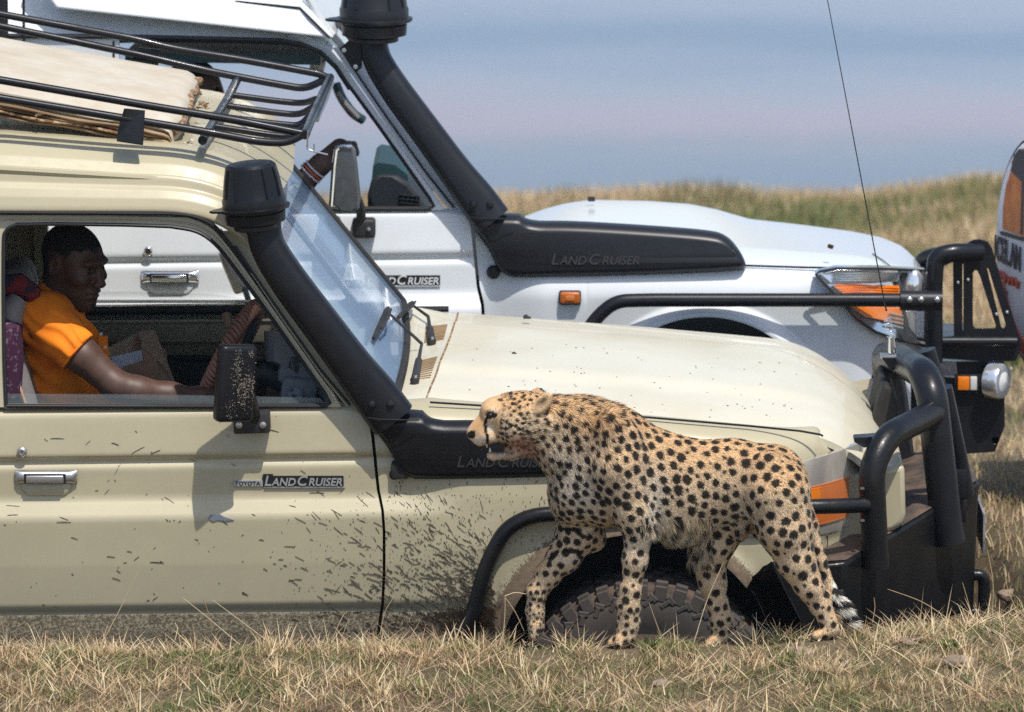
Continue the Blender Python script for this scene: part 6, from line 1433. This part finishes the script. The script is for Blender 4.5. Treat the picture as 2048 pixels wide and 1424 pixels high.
def coat(p, n):
    u, v = proj(p); N_ = len(p); near = p[:, 1] < CY+.02
    base = np.repeat(TAWNY[None], N_, 0)
    up = sstep(n[:, 2], -.15, .75)[:, None]; base = lerp(np.repeat(PALE[None], N_, 0), base, up)
    wob = vnoise(u, v, .03, 3)*.5+vnoise(u, v, .09, 4)*.5; base = base*(.86+.28*wob[:, None])
    def to(col, f):
        nonlocal base; base = lerp(base, np.array(col)[None], np.clip(f, 0, 1)[:, None])
    to(WHITE, sstep(-n[:, 2], .35, .85)*(u > 1270)*(u < 1520)*(v < 1120)*.9)                             # belly
    to(WHITE*.92, .75*np.exp(-((u-1165)/48)**2-((v-1000)/60)**2)+.5*np.exp(-((u-1120)/45)**2-((v-930)/45)**2))   # chest
    to(WHITE, .85*np.exp(-((u-1345)/85)**2-((v-1088)/34)**2)); to(WHITE, .65*np.exp(-((u-1310)/22)**2-((v-1010)/60)**2)); to(WHITE, .8*np.exp(-((u-1490)/20)**2-((v-1030)/22)**2))
    to(WHITE, .6*np.exp(-((u-1150)/30)**2-((v-1125)/22)**2))
    to((.20, .13, .085), .6*np.exp(-((u-1485)/16)**2-((v-1075)/22)**2))
    to(RUFF, .55*np.exp(-((u-1190)/60)**2-((v-850)/26)**2)+.35*np.exp(-((u-1030)/50)**2-((v-800)/24)**2))
    to(PALE*1.05, .6*np.exp(-((u-1110)/35)**2-((v-862)/22)**2))
    spot = np.zeros(N_)
    jit = 1+.20*(vnoise(u, v, .16, 8)-.5)+.14*(vnoise(p[:, 1]*900, v, .2, 9)-.5)
    fl = np.zeros((N_, 3)); fl[:, 0] = .42; fl[:, 2] = -.907; fl[:, 1] = .28*(u > 1110)*(u < 1500)*(v < 1080)      # spots drawn out along the flank (middle value = stretch)
    for i in range(N_):
        for co, j, d in kd.find_n(p[i], 3):
            if d > .03: continue
            f_ = fl[i]; dl = p[i]-SP[j]; al = dl[0]*f_[0]+dl[2]*f_[2]; x_ = math.sqrt(max(d*d-al*al*f_[1], 0))/(SR[j]*jit[i])
            if x_ < 1.12: spot[i] = max(spot[i], min(1, (1.12-x_)/.16))
    head = (u < 1078) & (v < 925)
    face = head & (u < 1018); spot = np.where(face & (v < 838), spot*(u > 1000)*.5, spot); spot = np.where((u < 992) & (v < 925), 0, spot)
    spot *= np.where((v > 1085) & (u > 1290) & (u < 1360), .5, 1)
    col = lerp(base, DARK[None], (spot*.97)[:, None]); base = col
    # far foreleg bands
    for pts, w_ in (([(1122, 1057), (1150, 1058), (1166, 1074)], 4.5), ([(1130, 1100), (1155, 1102), (1162, 1116)], 5), ([(1100, 1118), (1114, 1104)], 5), ([(1075, 1262), (1088, 1258)], 4)): to(DARK, (seg_d(u, v, pts) < w_)*.97)
    # face
    hm_ = head
    to(TAWNY, hm_*.8*(u < 1000)*(v < 872)); to(WHITE, hm_*(.8*np.exp(-((u-980)/8)**2-((v-855)/11)**2)+.4*np.exp(-((u-988)/9)**2-((v-818)/5)**2))); to((.62, .34, .14), hm_*.8*np.exp(-((u-956)/12)**2-((v-848)/13)**2))
    to(WHITE*.92, hm_*.8*np.exp(-((u-962)/13)**2-((v-882)/6)**2)); to((.62, .48, .38), hm_*.9*np.exp(-((u-1005)/34)**2-((v-913)/9)**2))
    to((.48, .19, .13), (.62*np.exp(-((u-1040)/24)**2-((v-884)/13)**2)+.5*np.exp(-((u-1050)/30)**2-((v-903)/10)**2)))                                 # blood-stained cheek
    to(DARK, near*hm_*(seg_d(u, v, [(984, 833), (973, 836), (969.5, 848), (971, 862), (974, 872), (974, 884)]) < 3.0)); to(DARK, hm_*near*(np.hypot((u-983)/11, (v-830)/6.5) < 1)*.98)
    to(DARK*2, hm_*near*.85*(seg_d(u, v, [(1002, 838), (1020, 848), (1038, 856)]) < 2)); to(DARK, hm_*(np.hypot((u-943)/9, (v-869)/8) < 1))
    for k, (a, b) in enumerate(((1003, 856), (1016, 857), (1002, 866), (1012, 866), (1028, 865), (1036, 858), (1022, 872), (1050, 868), (1060, 878), (1058, 862), (1044, 846), (1000, 800), (1020, 798), (1044, 795), (1020, 788), (1058, 800), (1066, 820), (1030, 808), (1008, 812))): to(DARK*1.5, hm_*near*(np.hypot(u-a, (v-b)*1.3) < 3.0+.9*(k % 3))*.9)
    to((.035, .010, .009), hm_*np.clip(1.5-np.hypot((u-992)/20, (v-892)/10)*1.2, 0, 1)*(seg_d(u, v, [(972, 891), (1008, 892)]) < 8))
    # ear
    ca_, sa_ = math.cos(R(52)), math.sin(R(52)); e1 = ((u-1086)*ca_-(v-806)*sa_); e2 = ((u-1086)*sa_+(v-806)*ca_); er = np.hypot(e1/28, e2/17); earm = near & (er < 1) & (p[:, 1] < CY+HY-.044)
    to((.70, .48, .27), earm*.8); to((.34, .24, .155), earm*.85*np.clip(1.15-np.hypot((e1+3)/18, (e2+1)/9), 0, 1)); to(DARK*1.4, near*.9*np.exp(-((u-1074)/6)**2-((v-832)/5)**2)); to(DARK*1.4, (~near)*.85*np.exp(-((u-1066)/8)**2-((v-798)/6)**2))
    # tail rings
    tail = seg_d(u, v, [(1660, 1178), (1684, 1218), (1704, 1248)]) < 17; tail &= (u > 1664) & (p[:, 1] > CY-.05)
    to(WHITE*1.1, tail*.97*(((v-1188) % 26) < 13)); to(DARK, tail*.97*(((v-1188) % 26) >= 13))
    return np.clip(base, .004, .9)
def fur_mat(name, rough, tr):
    m, t, b = nodes_of(name); b.inputs['Roughness'].default_value = rough; b.inputs['Specular IOR Level'].default_value = .2
    at = N(t, 'ShaderNodeAttribute', attribute_name='col'); t.links.new(at.outputs['Color'], b.inputs['Base Color'])
    b.inputs['Sheen Weight'].default_value = .15; b.inputs['Sheen Roughness'].default_value = .5
    return m
M['coat'] = fur_mat('spotted_coat', .8, 0); M['fur'] = fur_mat('fur_hairs', .65, .2)
body = sdf_obj('body', Vc, Fc, 'coat', CH); cols = coat(Vc, Nc); attr_col(body, 'col', cols)
# hairs
tri = Vc[Fc]; ar = np.linalg.norm(np.cross(tri[:, 2]-tri[:, 0], tri[:, 3]-tri[:, 1]), axis=1); fn = Nc[Fc].mean(1)
ar = ar*np.where(fn[:, 1] > .45, .25, 1.0)
NH = 230000; fi = rng.choice(len(Fc), NH, p=ar/ar.sum()); a = rng.random((NH, 1)); b = rng.random((NH, 1))
root = (tri[fi, 0]*(1-a)+tri[fi, 1]*a)*(1-b)+(tri[fi, 3]*(1-a)+tri[fi, 2]*a)*b; n = fn[fi]; n /= np.linalg.norm(n, axis=1, keepdims=True)
u, v = proj(root); hc_ = coat(root, n)
flow = np.tile(np.array((.85, 0, -.5)), (NH, 1))
leg = (v > 1075) | ((u > 1560) & (v > 1040)); flow[leg] = (.22, 0, -1); hd_ = (u < 1085) & (v < 930); flow[hd_] = (1, 0, -.12)
nk = (u > 1070) & (u < 1240) & (v < 960) & ~hd_; flow[nk] = (.75, 0, -.75)
bel = (u > 1280) & (u < 1425) & (v > 1035) & (v < 1125) & (root[:, 1] < CY+.06) & (n[:, 2] < .1) & ((u > 1318) | (v < 1062)); flow[bel] = (.25, 0, -1)
ln = np.full(NH, .0078); ln[leg] = .0052; ln[hd_] = .0060; ln[(u < 1000) & (v < 930)] = .003; ln[(u < 962) & (v < 930)] = .0012
ln[(nk)] = .013; cheek = (u > 1040) & (u < 1110) & (v > 840) & (v < 920); ln[cheek] = .014; ln[bel] = .034; ln[nk & (n[:, 2] > .45)] = .024; ln[(u > 1080) & (u < 1120) & (v > 930) & (v < 1070)] = .014
ear_ = (np.hypot((u-1086)/34, (v-806)/34) < 1) & (root[:, 1] < CY-.05); ln[ear_] = .0035
tl = (u > 1668) & (v > 1180) & (seg_d(u, v, [(1660, 1178), (1684, 1218), (1704, 1248)]) < 18); ln[tl] = .026; flow[tl] = (.7, 0, -.55)
cl = np.stack([vnoise(u, v, .11, 51)-.5, vnoise(u, v, .11, 52)-.5, vnoise(u, v, .11, 53)-.5], 1)*1.1
flow = flow/np.linalg.norm(flow, axis=1, keepdims=True)+cl*np.where(ln > .012, 1, .5)[:, None]
tg = flow-n*(flow*n).sum(1, keepdims=True); tg /= np.maximum(np.linalg.norm(tg, axis=1, keepdims=True), 1e-6)
dirn = tg+n*(.24+.22*rng.random((NH, 1)))+rng.normal(0, .14, (NH, 3)); dirn /= np.linalg.norm(dirn, axis=1, keepdims=True)
sid = np.cross(dirn, n+rng.normal(0, .5, (NH, 3))); sid /= np.linalg.norm(sid, axis=1, keepdims=True)
ln = ln*rng.uniform(.65, 1.25, NH); wd_ = (.00066*rng.uniform(.7, 1.2, NH))[:, None]
mid = root+dirn*(ln*.55)[:, None]; tip = root+dirn*ln[:, None]-n*(ln*.12)[:, None]+tg*(ln*.05)[:, None]
Vh = np.stack([root-sid*wd_-n*.0015, root+sid*wd_-n*.0015, mid+sid*wd_*.7, mid-sid*wd_*.7, tip], 1).reshape(-1, 3); k = np.arange(NH)*5
Fh = np.concatenate([np.stack([k, k+1, k+2], 1), np.stack([k, k+2, k+3], 1), np.stack([k+3, k+2, k+4], 1)])
tuft = .74+.30*vnoise(u, v, .30, 61)+.24*vnoise(u+v*.5, v, .12, 62)
hcol = hc_*rng.uniform(.80, 1.22, (NH, 1))*tuft[:, None]; hcol = np.clip(np.repeat(hcol, 5, 0), .004, .9); hcol.reshape(-1, 5, 3)[:, 4] *= 1.08
fo = tri_obj('fur', [(Vh, Fh, hcol)], 'fur', ''); put(fo, body); fo['kind'] = 'stuff'
# normals of the hairs follow the skin so that the coat shades softly
fo.data.polygons.foreach_set('use_smooth', np.ones(len(Fh), bool))
hn = np.repeat(n*.85+dirn*.15+rng.normal(0, .16, (NH, 3)), 5, 0); hn /= np.linalg.norm(hn, axis=1, keepdims=True)
fo.data.normals_split_custom_set_from_vertices([tuple(x) for x in hn])
# eye, teeth, whiskers
e = C(981, 831, HY-.036); mesh_obj('eye', *revolve([(.0001, -.009)]+[(.009*math.sin(t_), -.009*math.cos(t_)) for t_ in np.linspace(.3, 2.8, 9)]+[(0, .009)], 16, e), 'eye', body)
e = C(981, 831, HY+.036); mesh_obj('eye', *revolve([(.0001, -.009)]+[(.009*math.sin(t_), -.009*math.cos(t_)) for t_ in np.linspace(.3, 2.8, 9)]+[(0, .009)], 16, e), 'eye', body)
for (a_, b_, c_, d_) in ((972, 886, 974, 896), (980, 903, 979, 895)):
    for sg in (-1, 1): mesh_obj('tooth', *tube([C(a_, b_, HY+.012*sg), C((a_+c_)/2+.5, (b_+d_)/2, HY+.0125*sg), C(c_, d_, HY+.012*sg)], [.0036, .0026, .0006], 8), 'tooth', body)
